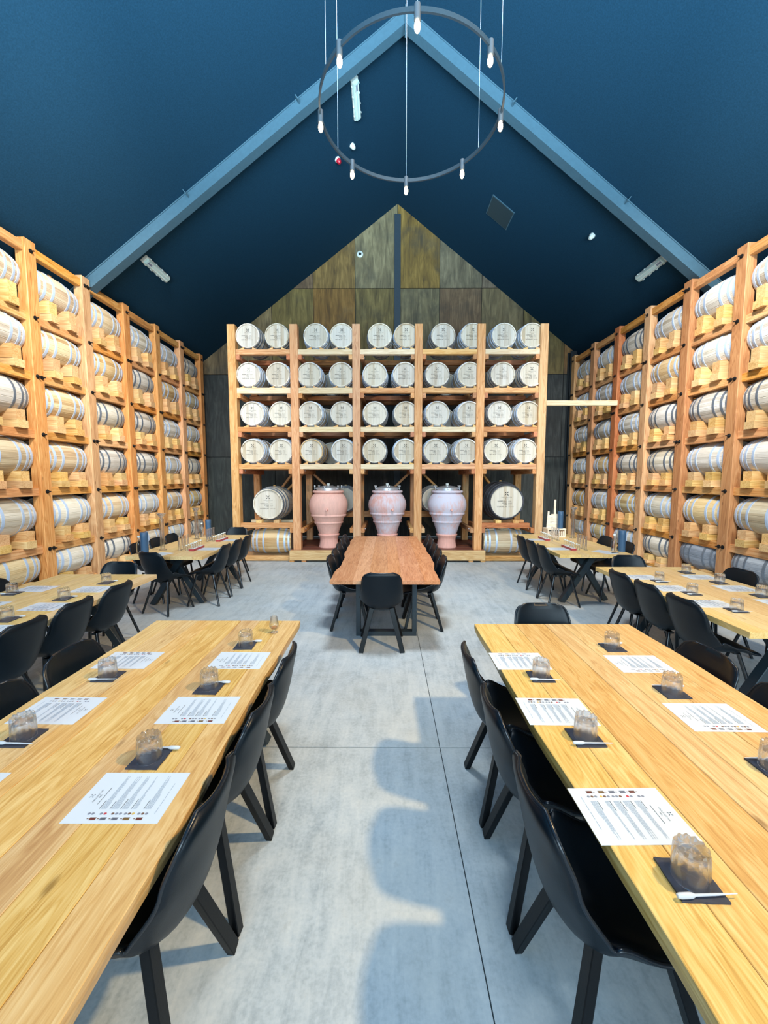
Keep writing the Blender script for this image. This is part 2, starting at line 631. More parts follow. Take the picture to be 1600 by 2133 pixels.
# ceiling: two roof slopes
m = MB()
for a, b in ((XL, RX), (RX, XR)):
    za, zb = roof_z(a), roof_z(b)
    m.add([(a, Y0, za), (b, Y0, zb), (b, WY + 0.1, zb), (a, WY + 0.1, za), (a, Y0, za + 0.15), (b, Y0, zb + 0.15), (b, WY + 0.1, zb + 0.15), (a, WY + 0.1, za + 0.15)],
          [(0, 3, 2, 1), (4, 5, 6, 7), (0, 1, 5, 4), (1, 2, 6, 5), (2, 3, 7, 6), (3, 0, 4, 7)])
tag(m.build('ceiling', M['navy']), kind='structure')
for nm, x0, x1, xx in (('wall_left', XL - 0.12, XL, XL), ('wall_right', XR, XR + 0.12, XR)):
    m = MB()
    m.box(x0, x1, Y0, WY + 0.1, -0.1, roof_z(xx) + 0.1)
    tag(m.build(nm, M['navy_wall']), kind='structure')

# back wall: dark battens behind stained plywood panels
m = MB()
m.prism([(XL, 0), (XR, 0), (XR, roof_z(XR) + 0.1), (RX, RZ + 0.1), (XL, roof_z(XL) + 0.1)], WY + 0.02, WY + 0.14, 'XZ')
wall_back = tag(m.build('wall_back', M['dark_gap']), kind='structure')


def clip(poly, a, b, c):
    """keep a*x+b*z<=c"""
    out = []
    for i in range(len(poly)):
        p, q = poly[i], poly[(i + 1) % len(poly)]
        dp, dq = a * p[0] + b * p[1] - c, a * q[0] + b * q[1] - c
        if dp <= 0:
            out.append(p)
        if dp * dq < 0:
            t = dp / (dp - dq)
            out.append((p[0] + t * (q[0] - p[0]), p[1] + t * (q[1] - p[1])))
    return out


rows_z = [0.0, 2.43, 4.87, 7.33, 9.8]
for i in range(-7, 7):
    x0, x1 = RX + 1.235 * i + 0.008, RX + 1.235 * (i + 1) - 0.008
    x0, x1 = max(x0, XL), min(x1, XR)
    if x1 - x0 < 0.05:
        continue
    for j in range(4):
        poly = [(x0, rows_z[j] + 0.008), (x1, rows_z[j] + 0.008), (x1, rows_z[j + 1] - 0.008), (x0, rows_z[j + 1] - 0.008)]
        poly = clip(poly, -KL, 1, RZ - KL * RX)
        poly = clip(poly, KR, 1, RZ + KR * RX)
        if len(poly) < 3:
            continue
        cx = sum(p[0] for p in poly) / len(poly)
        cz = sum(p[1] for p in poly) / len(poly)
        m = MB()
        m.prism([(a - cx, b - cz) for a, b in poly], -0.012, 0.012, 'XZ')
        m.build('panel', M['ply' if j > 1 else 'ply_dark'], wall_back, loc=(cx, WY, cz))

# steel column up the middle of the gable, and corner columns
m = MB()
m.box(RX - 0.09, RX + 0.09, WY - 0.13, WY - 0.115, 0, 9.32)
m.box(RX - 0.09, RX + 0.09, WY - 0.03, WY - 0.014, 0, 9.32)
m.box(RX - 0.006, RX + 0.006, WY - 0.115, WY - 0.03, 0, 9.32)
tag(m.build('trim_1', M['column_steel']), kind='structure')
for n, x in ((2, -5.72), (3, 5.45)):
    m = MB()
    m.box(x - 0.09, x + 0.09, WY - 0.22, WY - 0.205, 0, roof_z(x) - 0.12)
    m.box(x - 0.09, x + 0.09, WY - 0.03, WY - 0.014, 0, roof_z(x) - 0.12)
    m.box(x - 0.006, x + 0.006, WY - 0.205, WY - 0.03, 0, roof_z(x) - 0.12)
    tag(m.build('trim_%d' % n, M['navy_wall']), kind='structure')

# steel portal frame under the roof
portal = tag(thing('trim_4', None, None, (RX, 7.5, 0)), kind='structure')
for s, k, xe in ((-1, KL, XL + 0.25), (1, KR, XR - 0.25)):
    th = math.atan(k)
    dx, dz = s * math.cos(th), -math.sin(th)
    nx, nz = -s * math.sin(th), -math.cos(th)     # into the room
    L = abs(xe - RX) / math.cos(th)
    def slab(d0, d1, y0, y1, name, a0=0.0, a1=L):
        m = MB()
        def P(a, d, y):
            return (dx * a + nx * d, y, RZ + dz * a + nz * d)
        vs = []
        for a, y in ((a0, y0), (a0, y1), (a1, y1), (a1, y0)):
            for d in (d0, d1):
                aa = d * math.tan(th) if a == 0.0 else a     # mitred at the ridge
                vs.append(P(aa, d, y))
        m.add(vs, [(0, 2, 4, 6), (1, 7, 5, 3), (0, 1, 3, 2), (2, 3, 5, 4), (4, 5, 7, 6), (6, 7, 1, 0)])
        m.build(name, M['navy_steel'], portal)
    slab(0.005, 0.022, -0.09, 0.09, 'top_flange')
    slab(0.185, 0.205, -0.09, 0.09, 'flange')
    slab(0.022, 0.185, -0.075, -0.060, 'web')
    for xc in ((-1.54, -3.5) if s < 0 else (2.19, 4.18)):
        a = abs(xc - RX) / math.cos(th)
        slab(-0.0 + 0.005, 0.10, -0.17, -0.075, 'cleat', a, a + 0.014)
m = MB()
m.box(-0.010, 0.010, -0.13, -0.02, RZ - 0.42, RZ - 0.02)
m.build('ridge_plate', M['navy_steel'], portal)

# ---------------------------------------------------------------- barrels
BM = {}


def bmesh_set(L, Rb, Rh, seed):
    """meshes of a barrel lying along local X, centred on its axis"""
    key = (L, Rb, Rh)
    if key in BM:
        return BM[key]
    d = {}
    ns = 24
    def rad(x):
        t = 2 * x / L
        return Rh + (Rb - Rh) * (1 - abs(t) ** 2.1)
    xs = [-L / 2 + L * i / 12 for i in range(13)]
    prof = [(Rh - 0.021, -L / 2 + 0.034), (Rh - 0.019, -L / 2)] + [(rad(x), x) for x in xs] + [(Rh - 0.019, L / 2), (Rh - 0.021, L / 2 - 0.034)]
    vs, fs = [], []
    seg = ns * 3
    angs = []
    for i in range(ns):
        for q, g in ((0.0, 0.0035), (0.09, 0.0), (0.91, 0.0)):
            angs.append(((i + q) / ns * 2 * PI, g))
    for r, h in prof:
        for a, g in angs:
            vs.append((h, (r - g) * math.cos(a), (r - g) * math.sin(a)))
    for j in range(len(prof) - 1):
        for i in range(seg):
            k = (i + 1) % seg
            fs.append((j * seg + i, j * seg + k, (j + 1) * seg + k, (j + 1) * seg + i))
    m = MB()
    m.add(vs, fs)
    d['body'] = m
    def hoop(x0, w):
        m = MB()
        e = 0.0045
        m.lathe([(rad(x0) - 0.002, x0), (rad(x0) + e, x0), (rad(x0 + w) + e, x0 + w), (rad(x0 + w) - 0.002, x0 + w)], 48, 'X', cap=False)
        return m
    w = 0.040 * Rb / 0.3
    for i, x in enumerate((-L / 2 + 0.026, -L * 0.37, -L * 0.205)):
        d['hoop%d' % (2 * i)] = hoop(x, w)
        d['hoop%d' % (2 * i + 1)] = hoop(-x - w, w)
    for nm, sx in (('head0', -1), ('head1', 1)):
        m = MB()
        rr = Rh - 0.020
        b = -rr
        k = 0
        rg = random.Random(seed)
        while b < rr - 1e-4:
            e = min(b + rr * 0.29, rr)
            if rr - e < 0.02:
                e = rr
            up = []
            dn = []
            for i in range(7):
                y = b + 0.0008 + (e - b - 0.0016) * i / 6
                z = math.sqrt(max(0, rr * rr - y * y))
                up.append((y, z))
                dn.append((y, -z))
            poly = dn + up[::-1]
            off = rg.uniform(-0.0012, 0.0012)
            xx = sx * (L / 2 - 0.026 + off)
            m.prism(poly, xx, xx - sx * 0.012, 'YZ')
            b = e
        d[nm] = m
    m = MB()
    m.lathe([(0.0, 0.022), (0.024, 0.022), (0.030, 0.0)], 14, 'Z', (0, 0, Rb - 0.004))
    d['bung'] = m
    BM[key] = d
    d['cache'] = {}
    return d


def bget(d, part, mat, smooth):
    k = (part, mat)
    c = d['cache']
    if k not in c:
        nm = part.rstrip('0123456789')
        c[k] = d[part].mesh(nm, M[mat], smooth)
    return c[k]


PRINTS = {}


def print_mesh(rh, L, bold, var):
    key = (rh, L, bold, var)
    if key in PRINTS:
        return PRINTS[key]
    k = rh / 0.25
    sz = 0.026 * k
    y = 0.012 * k
    rows = ['BARREL NO.', 'LITRES', 'TYPE', 'DATE FILLED']
    lines = [('C A L L I N G T O N', 0, 0.060 * k, 0.0175 * k, 'CENTER'), ('M I L L', 0, 0.036 * k, 0.0165 * k, 'CENTER')]
    for i, s in enumerate(rows):
        lines.append((s, 0.012 * k, (y - 0.012 * k - i * 0.028 * k), sz, 'RIGHT'))
    vs, fs = text_mesh('print', lines, None)
    # four-sail emblem
    for q in range(4):
        a = PI / 4 + q * PI / 2
        ca, sa = math.cos(a), math.sin(a)
        n = len(vs)
        for r_, t_ in ((0.010, -0.004), (0.036, -0.006), (0.036, 0.006), (0.010, 0.004)):
            vs.append(((r_ * ca - t_ * sa) * k, (0.118 + 0) * k + (r_ * sa + t_ * ca) * k, 0))
        fs.append((n, n + 1, n + 2, n + 3))
    xo = -L / 2 + 0.0225
    a = flat_mesh('stencil_print', vs, fs, M['ink'], lambda x, y_, z: (xo, -x, y_))
    rg = random.Random(var)
    vs, fs = [], []
    for i in range(4):      # handwritten entries, too faint to read
        yy = y - 0.006 * k - i * 0.028 * k
        x = 0.028 * k
        for j in range(rg.choice((4, 4, 6, 5)) if i < 3 else 7):
            w = rg.uniform(0.006, 0.011) * k
            quad(vs, fs, x, x + w * 0.35, yy - 0.006 * k, yy + 0.007 * k)
            quad(vs, fs, x + w * 0.35, x + w, yy + rg.uniform(-0.004, 0.004) * k, yy + 0.0065 * k)
            x += w + 0.004 * k
    b = flat_mesh('handwriting', vs, fs, M['grey_ink'], lambda x, y_, z: (xo, -x, y_))
    PRINTS[key] = (a, b)
    return PRINTS[key]


def barrel(label, group, loc, rz, L=0.86, Rb=0.295, Rh=0.25, body='stave', hoop='galv', stencil=None, roll=0.0, bung=True, name='oak_barrel'):
    """root at the barrel's lowest point, axis along local X"""
    d = bmesh_set(L, Rb, Rh, int(L * 1000))
    t = thing(name, label, 'barrel', loc, rz, group)
    up = (0, 0, Rb)
    rot = (roll, 0, 0)
    put('staves', bget(d, 'body', body, 14), t, up, rot)
    for i in range(6):
        put('hoop', bget(d, 'hoop%d' % i, hoop, 30), t, up, rot)
    h = put('head', bget(d, 'head0', 'head', False), t, up, rot)
    put('head', bget(d, 'head1', 'head', False), t, up, rot)
    if stencil is not None:
        a, b = print_mesh(Rh, L, False, stencil)
        tag(put('stencil_print', a, h), kind='stuff')
        tag(put('handwriting', b, h), kind='stuff')
    if bung:
        put('bung', bget(d, 'bung', 'block', 30), t, up, rot)
    return t


ORD = ['bottom', 'second', 'third', 'fourth', 'fifth', 'sixth', 'seventh', 'eighth', 'ninth', 'tenth']
ORD1 = ['first'] + ORD[1:]

# ---------------------------------------------------------------- side racks
ROWS = [0.455, 1.23, 2.12, 3.00, 3.90, 4.76]
BEAMS = [0.06, 0.76, 1.65, 2.52, 3.38, 4.24]
BR = 0.300


def cradle_mesh(k, Hd):
    """blocks of one barrel saddle; the barrel's lowest point is the origin, Hd down to the beam"""
    out = []
    hl = max(0.05, min(0.11, Hd - 0.03))
    for sy in (-0.2, 0.2):
        m = MB()
        m.beam((-0.335, 0, -Hd + hl / 2), (0.335, 0, -Hd + hl / 2), 0.165, hl, 0.004)
        out.append(('block', m, (0, sy, 0)))
        for sx in (-1, 1):
            m = MB()
            zb = -Hd + hl
            pts = [(0.05, zb), (0.315, zb), (0.315, 0.082), (0.195, 0.082), (0.15, 0.048), (0.10, 0.025), (0.05, 0.013)]
            if zb > 0.0:
                pts = [p for p in pts if p[1] >= zb]
            m.prism([(sx * a, b) for a, b in pts], -0.076, 0.070, 'XZ')
            out.append(('wedge', m, (0, sy, 0)))
    return out


def side_rack(side):
    s = -1 if side == 'left' else 1
    X = 5.25 if s < 0 else 5.36
    ya = 6.1 if s < 0 else 6.3
    rk = thing('barrel_rack', 'tall timber barrel rack along the %s wall, six tiers high' % side, 'rack', (s * (X - 0.0), ya + 2.75, 0))
    off = Vector((s * X, ya + 2.75, 0))
    def T(name, p0, p1, w, h, mat, **k):
        return timber(name, Vector(p0) - off, Vector(p1) - off, w, h, mat, rk, **k)
    wm = 'orange' if s < 0 else 'red_post'
    bmat = 'orange'
    # posts
    for k in range(-1, 6):
        yc = ya + 1.1 * k + 0.1
        T('post', (s * (X + 0.075), yc, 0), (s * (X + 0.075), yc, 5.28), 0.15, 0.19, wm if (k + s) % 3 else 'post', up=(0, 1, 0))
        T('post', (s * (X + 0.77), yc, 0), (s * (X + 0.77), yc, min(5.2, roof_z(s * (X + 0.85)) - 0.06)), 0.14, 0.14, wm, up=(0, 1, 0))
        for i, zb in enumerate(BEAMS[1:] + [5.19]):
            for dy in ((-0.03, 0.045) if (i + k) % 3 == 0 else (0.0,)):
                m = MB()
                m.lathe([(0.0, 0.055), (0.010, 0.055), (0.010, 0.020), (0.022, 0.020), (0.022, 0.008), (0.032, 0.008), (0.032, 0.0)], 8, 'X')
                key = 'bolt' + side
                if key not in TIMBER:
                    if s > 0:
                        m.v = [(-a, b, c) for a, b, c in m.v]
                    TIMBER[key] = m.mesh('bolt', M['bolt'], 30)
                put('bolt', TIMBER[key], rk, Vector((s * (X - 0.001), yc + dy, zb - 0.06)) - off)
    # beams
    for k in range(-1, 5):
        y0, y1 = ya + 1.1 * k + 0.196, ya + 1.1 * (k + 1) + 0.004
        for i, zb in enumerate(BEAMS):
            h = 0.06 if i == 0 else 0.125
            T('beam', (s * (X + 0.095), y0, zb - h / 2), (s * (X + 0.095), y1, zb - h / 2), 0.095, h, bmat if (i + k) % 4 else 'post')
            T('beam', (s * (X + 0.56), y0, zb - h / 2), (s * (X + 0.56), y1, zb - h / 2), 0.095, h, bmat)
        T('top_rail', (s * (X + 0.075), y0, 5.16), (s * (X + 0.075), y1, 5.16), 0.10, 0.13, bmat)
    for k in range(-1, 6):
        yc = ya + 1.1 * k + 0.1
        for i, zb in enumerate(BEAMS[1:]):
            T('bearer', (s * (X + 0.14), yc, zb - 0.07), (s * (X + 0.71), yc, zb - 0.07), 0.09, 0.12, bmat)
    # barrels on their saddles
    cm = {}
    for k in range(-1, 5):
        yc = ya + 1.1 * k + 0.65
        frm = 'nearest bay' if k == -1 else ('bay by back wall' if k == 4 else '%s bay from back' % ORD1[4 - k])
        for i, zr in enumerate(ROWS):
            tier = 'bottom tier' if i == 0 else ('top tier' if i == 5 else '%s tier from floor' % ORD[i])
            jx = R.uniform(-0.012, 0.012)
            jy = R.uniform(-0.012, 0.012)
            xc = s * (X + 0.315) + jx
            zb = zr - BR
            body, hoop, look = 'stave', 'galv', 'pale oak barrel'
            if s > 0 and i == 0 and k in (0, -1):
                body, hoop, look = 'stave_grey', 'dull_hoop', 'grey washed barrel'
            elif s < 0 and i >= 4 and k in (0, 1):
                body, look = 'stave_tan', 'tan oak barrel'
            elif R.random() < 0.18:
                hoop, look = 'dull_hoop', 'pale oak barrel with dull hoops'
            elif R.random() < 0.2:
                body, look = 'stave_tan', 'tan oak barrel'
            barrel('%s, %s rack, %s, %s' % (look, side, tier, frm), 'barrels on the %s wall rack' % side,
                   (xc, yc + jy, zb), PI / 2, 0.86, BR, 0.25, body, hoop, None, R.uniform(-0.5, 0.5) if i else 0.0)
            Hd = zb - BEAMS[i]
            kk = round(Hd, 3)
            if kk not in cm:
                cm[kk] = [(n, mm.mesh(n, M['block']), l) for n, mm, l in cradle_mesh(0, Hd)]
            t = thing('barrel_cradle', 'timber saddle under barrel, %s rack, %s, %s' % (side, tier, frm), 'saddle', (xc - jx * 0.5, yc, zb), 0, 'block saddles on the %s rack' % side)
            for n, me, l in cm[kk]:
                put(n, me, t, (l[0], l[1] + R.uniform(-0.012, 0.012), l[2]))
    return rk


side_rack('left')
side_rack('right')

# ---------------------------------------------------------------- rack across the back
PX = [0.02 + d for d in (-3.25, -1.95, -0.65, 0.65, 1.95, 3.25)]
FY = 8.6
rk = thing('barrel_rack', 'timber barrel rack across the back of the hall, four rows over terracotta jars', 'rack', (0.02, 9.4, 0))
off = Vector((0.02, 9.4, 0))


def T(name, p0, p1, w, h, mat, **k):
    return timber(name, Vector(p0) - off, Vector(p1) - off, w, h, mat, rk, **k)


ZC = [2.375, 3.16, 3.965, 4.755]
LV = [z - 0.285 for z in ZC]
for i, x in enumerate(PX):
    z0 = 0.25 if 0 < i < 5 else 0.0
    T('post', (x, FY + 0.09, z0), (x, FY + 0.09, 4.97), 0.165, 0.18, 'post', up=(0, 1, 0))
    T('post', (x, 10.1, 0.0 if not z0 else 0.25), (x, 10.1, 4.3), 0.15, 0.15, 'post', up=(0, 1, 0))
    for j, z in enumerate([0.72] + [v - 0.105 for v in LV]):
        for sx in (-1, 1):
            if (i == 0 and sx < 0) or (i == 5 and sx > 0):
                continue
            y0 = FY + 0.02
            T('side_rail', (x + sx * 0.122, y0, z - 0.05), (x + sx * 0.122, 10.15, z - 0.05), 0.075, 0.10, 'red_post' if (i + j) % 3 else 'post')
            m = MB()
            m.lathe([(0.0, -0.012), (0.012, -0.012), (0.012, 0.0)], 8, 'X')
            if 'railbolt' not in TIMBER:
                m.v = [(a, b, c) for a, b, c in m.v]
                TIMBER['railbolt'] = m.mesh('bolt', M['chrome'], 30)
            put('bolt', TIMBER['railbolt'], rk, Vector((x + sx * 0.16, FY + 0.16, z - 0.03)) - off, (0, 0, 0 if sx < 0 else PI))
FB = {(3, 2): 'pale_beam', (3, 1): 'pale_beam', (4, 2): 'pale_beam', (2, 0): 'pale_beam', (2, 1): 'pale_beam', (1, 1): 'pale_beam', (1, 2): 'pale_beam', (1, 3): 'pale_beam', (0, 2): 'pale_beam', (0, 1): 'pale_beam', (3, 4): 'pale_beam', (3, 3): 'block', (1, 4): 'red_post', (1, 0): 'red_post'}
for b in range(5):
    x0, x1 = PX[b] + 0.085, PX[b + 1] - 0.085
    for j, z in enumerate(LV):
        h = 0.105 if (j, b) not in ((2, 0), (2, 1)) else 0.12
        T('beam', (x0, FY + 0.075, z - 0.0525), (x1, FY + 0.075, z - 0.0525), 0.11, h, FB.get((j, b), 'post'))
        T('beam', (x0, 9.48, z - 0.0525), (x1, 9.48, z - 0.0525), 0.11, 0.105, 'red_post')
        T('beam', (x0, 10.0, z - 0.0525), (x1, 10.0, z - 0.0525), 0.11, 0.105, 'red_post')
# barrels of the four upper rows; x measured along the rack
XB = {3: [-2.85, -2.255, -1.462, -0.925, -0.132, 0.405, 1.165, 1.775, 2.41, 2.985],
      2: [-2.87, -2.245, -1.60, -0.935, -0.245, 0.378, 1.055, 1.724, 2.412, 3.0],
      1: [-2.80, -2.21, -1.585, -0.925, -0.245, 0.405, 1.06, 1.724, 2.365, 2.96],
      0: [-2.815, -2.22, -1.575, -0.91, -0.258, 0.402, 1.045, 1.68, 2.31, 2.925]}
for j in range(4):
    for q, x in enumerate(XB[j]):
        x = x * 1.015
        warm = (j, q) in ((3, 5), (0, 2))
        yaw = R.uniform(-0.02, 0.02)
        barrel('%s barrel with stencilled head, %s of back rack, %s from left' %
               ('tan' if warm else 'pale', ['lowest full row', 'second row up', 'third row up', 'top row'][j], ORD1[q]),
               'stencilled barrels on the back rack', (x, FY + 0.05 + 0.425, ZC[j] - 0.285), PI / 2 + yaw, 0.85, 0.285, 0.25,
               'stave_tan' if warm else 'stave', 'dull_hoop' if R.random() < 0.35 else 'galv', (j * 10 + q) % 4)
        for sx in (-1, 1):
            if 'chock' not in TIMBER:
                m = MB()
                m.prism([(-0.05, 0), (0.05, 0), (0.05, 0.012), (-0.05, 0.05)], -0.04, 0.04, 'XZ')
                TIMBER['chock'] = m.mesh('chock', M['block'])
            put('chock', TIMBER['chock'], rk, Vector((x - sx * 0.135, FY + 0.08, LV[j])) - off, (0, 0, 0 if sx < 0 else PI))
# barrels of the second row back that show in the gaps
for j, x, lab in ((2, -1.28, 'pale oak barrel deep behind the second bay, third row up of back rack'),
                  (1, -1.42, 'pale oak barrel deep behind the second bay, second row up of back rack'),
                  (0, -1.30, 'pale oak barrel deep behind the second bay, lowest row of back rack'),
                  (2, 1.40, 'pale oak barrel deep behind the fourth bay, third row up of back rack'),
                  (1, 1.36, 'pale oak barrel deep behind the fourth bay, second row up of back rack'),
                  (0, 1.36, 'pale oak barrel deep behind the fourth bay, lowest row of back rack')):
    barrel(lab, 'barrels behind the first row', (x, 9.99, ZC[j] - 0.285), PI / 2, 0.85, 0.285, 0.25, 'stave', 'dull_hoop')
# lower shelf timbers
T('beam', (PX[0] + 0.085, FY + 0.075, 0.775), (PX[1] - 0.085, FY + 0.075, 0.775), 0.12, 0.11, 'post')
T('beam', (PX[4] + 0.085, FY + 0.075, 0.775), (PX[5] - 0.19, FY + 0.075, 0.775), 0.12, 0.11, 'red_post')
T('beam', (PX[0] + 0.085, 9.35, 0.775), (PX[1] - 0.085, 9.35, 0.775), 0.12, 0.11, 'pale_beam')
T('beam', (PX[4] + 0.085, 9.35, 0.775), (PX[5] - 0.085, 9.35, 0.775), 0.12, 0.11, 'post')
for b in range(1, 4):
    T('beam', (PX[b] + 0.076, 10.08, 0.90), (PX[b + 1] - 0.076, 10.08, 0.90), 0.11, 0.15, 'orange')
# sills on the floor and the jar platform
T('sill', (PX[0] - 0.1, FY + 0.05, 0.06), (PX[1] - 0.14, FY + 0.05, 0.06), 0.12, 0.10, 'post')
T('sill', (PX[4] + 0.14, FY + 0.05, 0.06), (PX[5] + 0.1, FY + 0.05, 0.06), 0.12, 0.10, 'post')
T('sill', (PX[0], 9.1, 0.06), (PX[1] - 0.14, 9.1, 0.06), 0.12, 0.10, 'post')
T('sill', (PX[4] + 0.14, 9.1, 0.06), (PX[5], 9.1, 0.06), 0.12, 0.10, 'post')
T('platform_beam', (PX[1] - 0.14, FY - 0.07, 0.145), (PX[4] + 0.14, FY - 0.07, 0.145), 0.10, 0.21, 'block')
for x in (PX[1] - 0.10, PX[1] + 0.16, PX[2], PX[3], PX[4] - 0.16, PX[4] + 0.10):
    T('foot', (x, FY - 0.10, 0.02), (x, 10.1, 0.02), 0.10, 0.04, 'post')
    T('joist', (x, FY - 0.02, 0.125), (x, 10.1, 0.125), 0.08, 0.17, 'deck')
nb = 12
for i in range(nb):
    y = FY - 0.015 + 0.135 * i + 0.065
    T('deck_board', (PX[1] - 0.14, y, 0.23), (PX[4] + 0.14, y, 0.23), 0.128, 0.04, 'deck')
# diagonal braces at the back
for x0, z0, x1, z1 in ((PX[0] + 0.1, 0.85, PX[0] + 0.95, 1.95), (PX[5] - 0.1, 0.85, PX[5] - 0.95, 1.95), (PX[1] + 0.1, 1.93, PX[1] + 1.1, 0.98), (PX[3] - 0.1, 1.93, PX[3] - 1.1, 0.98),
                       (PX[4] - 1.1, 1.93, PX[4] - 0.1, 0.98), (PX[1] - 0.1, 1.93, PX[1] - 0.8, 1.2), (PX[5] - 0.9, 0.70, PX[5] - 0.25, 0.1), (PX[0] + 0.9, 0.70, PX[0] + 0.25, 0.1)):
    T('brace', (x0, 9.97, z0), (x1, 9.97, z1), 0.05, 0.12, 'orange', up=(0, 1, 0))
T('tie_beam', (3.21, 9.56, 3.53), (5.345, 9.56, 3.53), 0.09, 0.115, 'pale_beam')

# big barrels on the lower shelf, small ones lying below
barrel('large pale barrel with stencilled head on lower left shelf of back rack', 'large barrels on the lower shelf', (-2.565, FY + 0.62, 0.845), PI / 2 - 0.03, 1.0, 0.385, 0.325, 'stave', 'dull_hoop', 1)
barrel('large dark barrel with pale stencilled head on lower right shelf of back rack', 'large barrels on the lower shelf', (2.60, FY + 0.62, 0.845), PI / 2 + 0.02, 1.0, 0.44, 0.37, 'stave_dark', 'dark_hoop', 2)
for x in (-2.565, 2.60):
    for sx in (-1, 1):
        T('chock', (x + sx * 0.19, FY + 0.02, 0.86), (x + sx * 0.19, FY + 0.2, 0.86), 0.12, 0.06, 'block')
barrel('oak barrel lying sideways on the floor under the large pale barrel', 'barrels lying sideways at floor level', (-2.53, FY + 0.33, 0.12), 0.02, 0.86, 0.28, 0.24, 'stave_tan', 'galv')
barrel('oak barrel lying sideways on the floor under the large dark barrel, torn label patch', 'barrels lying sideways at floor level', (2.56, FY + 0.33, 0.12), -0.02, 0.86, 0.28, 0.24, 'stave_tan', 'galv')
barrel('dim oak barrel behind the pink terracotta jar', 'barrels behind the terracotta jars', (-0.98, 9.72, 0.98), PI / 2, 0.85, 0.32, 0.27, 'stave', 'dull_hoop')
barrel('dim oak barrel behind the whitened terracotta jar', 'barrels behind the terracotta jars', (1.10, 9.72, 0.98), PI / 2, 0.85, 0.32, 0.27, 'stave', 'dull_hoop')

# ---------------------------------------------------------------- terracotta jars
def jar(label, x, y, k, mat, feet):
    t = thing('terracotta_jar', label, 'jar', (x, y, 0.25), R.uniform(0, 0.3), 'terracotta jars on the platform')
    z1, z2 = (0.72, 0.56) if feet else (0.76, 0.58)
    m = MB()
    pr = [(0.0, 0.30), (0.215, 0.30), (0.225, 0.33), (0.298, z2 - 0.022), (0.318, z2 - 0.020), (0.327, z2 - 0.008), (0.327, z2 + 0.010), (0.316, z2 + 0.022), (0.322, z2 + 0.036), (0.366, z1 - 0.024), (0.388, z1 - 0.022),
          (0.398, z1 - 0.008), (0.398, z1 + 0.012), (0.388, z1 + 0.026), (0.408, z1 + 0.075), (0.428, 0.90), (0.432, 0.96), (0.418, 1.04), (0.385, 1.12), (0.335, 1.19), (0.308, 1.212),
          (0.312, 1.220), (0.340, 1.224), (0.350, 1.238), (0.350, 1.256), (0.340, 1.270), (0.30, 1.272), (0.28, 1.262), (0.0, 1.262)]
    m.lathe([(r * k, z) for r, z in pr], 48, cap=False)
    m.build('body', M[mat], t, 40)
    m = MB()
    m.lathe([(0.0, 0.0), (0.225, 0.0), (0.225, 0.018), (0.212, 0.06), (0.200, 0.14), (0.200, 0.19), (0.212, 0.235), (0.232, 0.262), (0.240, 0.285), (0.232, 0.302), (0.0, 0.305)], 48, cap=False)
    m.build('foot', M['terra_foot' if feet else mat] if feet else M['terra_foot'], t, 40)
    m = MB()
    m.lathe([(0.0, -0.475), (0.022, -0.47), (0.026, -0.455), (0.030, -0.42)], 14, 'Y', (0, 0, 0.865))
    m.build('bung', M['terra_foot'], t, 40)
    lid = MB()
    lid.lathe([(0.255, 1.258), (0.272, 1.262), (0.272, 1.312), (0.285, 1.316), (0.285, 1.332), (0.262, 1.336), (0.17, 1.364), (0.07, 1.380), (0.0, 1.382)], 40)
    lid = lid.build('steel_lid', M['chrome'], t, 40)
    m = MB()
    m.lathe([(0.022, 1.362), (0.022, 1.385), (0.034, 1.39), (0.036, 1.425), (0.030, 1.432), (0.0, 1.433)], 16)
    m.build('knob', M['white_plastic'], lid, 40)
    for q in range(6):
        a = q * PI / 3 + 0.35
        m = MB()
        m.box(0.26, 0.318, -0.012, 0.012, 1.315, 1.327)
        m.lathe([(0.006, 1.29), (0.006, 1.372)], 8, 'Z', (0.305, 0, 0))
        m.lathe([(0.013, 1.345), (0.013, 1.36)], 8, 'Z', (0.305, 0, 0))
        for sy in (-1, 1):
            m.lathe([(0.0, -0.005), (0.013, -0.004), (0.013, 0.004), (0.0, 0.005)], 10, 'Y', (0.305, sy * 0.020, 1.372))
        m.build('clamp', M['chrome'], lid, 40, rot=(0, 0, a))
    return t


jar('pink terracotta jar with steel clamp lid, in the bay left of the centre table', -1.30, 9.02, 1.0, 'terra_a', True)
jar('chalky pink terracotta jar with steel lid, straight behind the centre table', 0.02, 9.02, 0.985, 'terra_b', False)
jar('whitened terracotta jar with steel lid, in the bay right of the centre table', 1.36, 9.02, 1.0, 'terra_c', False)

# ---------------------------------------------------------------- under the roof
def on_roof(x, y, drop=0.0):
    """point on the roof's inner face and the tilt that lays a thing flat against it"""
    th = math.atan(KL) if x < RX else -math.atan(KR)
    return Vector((x, y, roof_z(x))), th


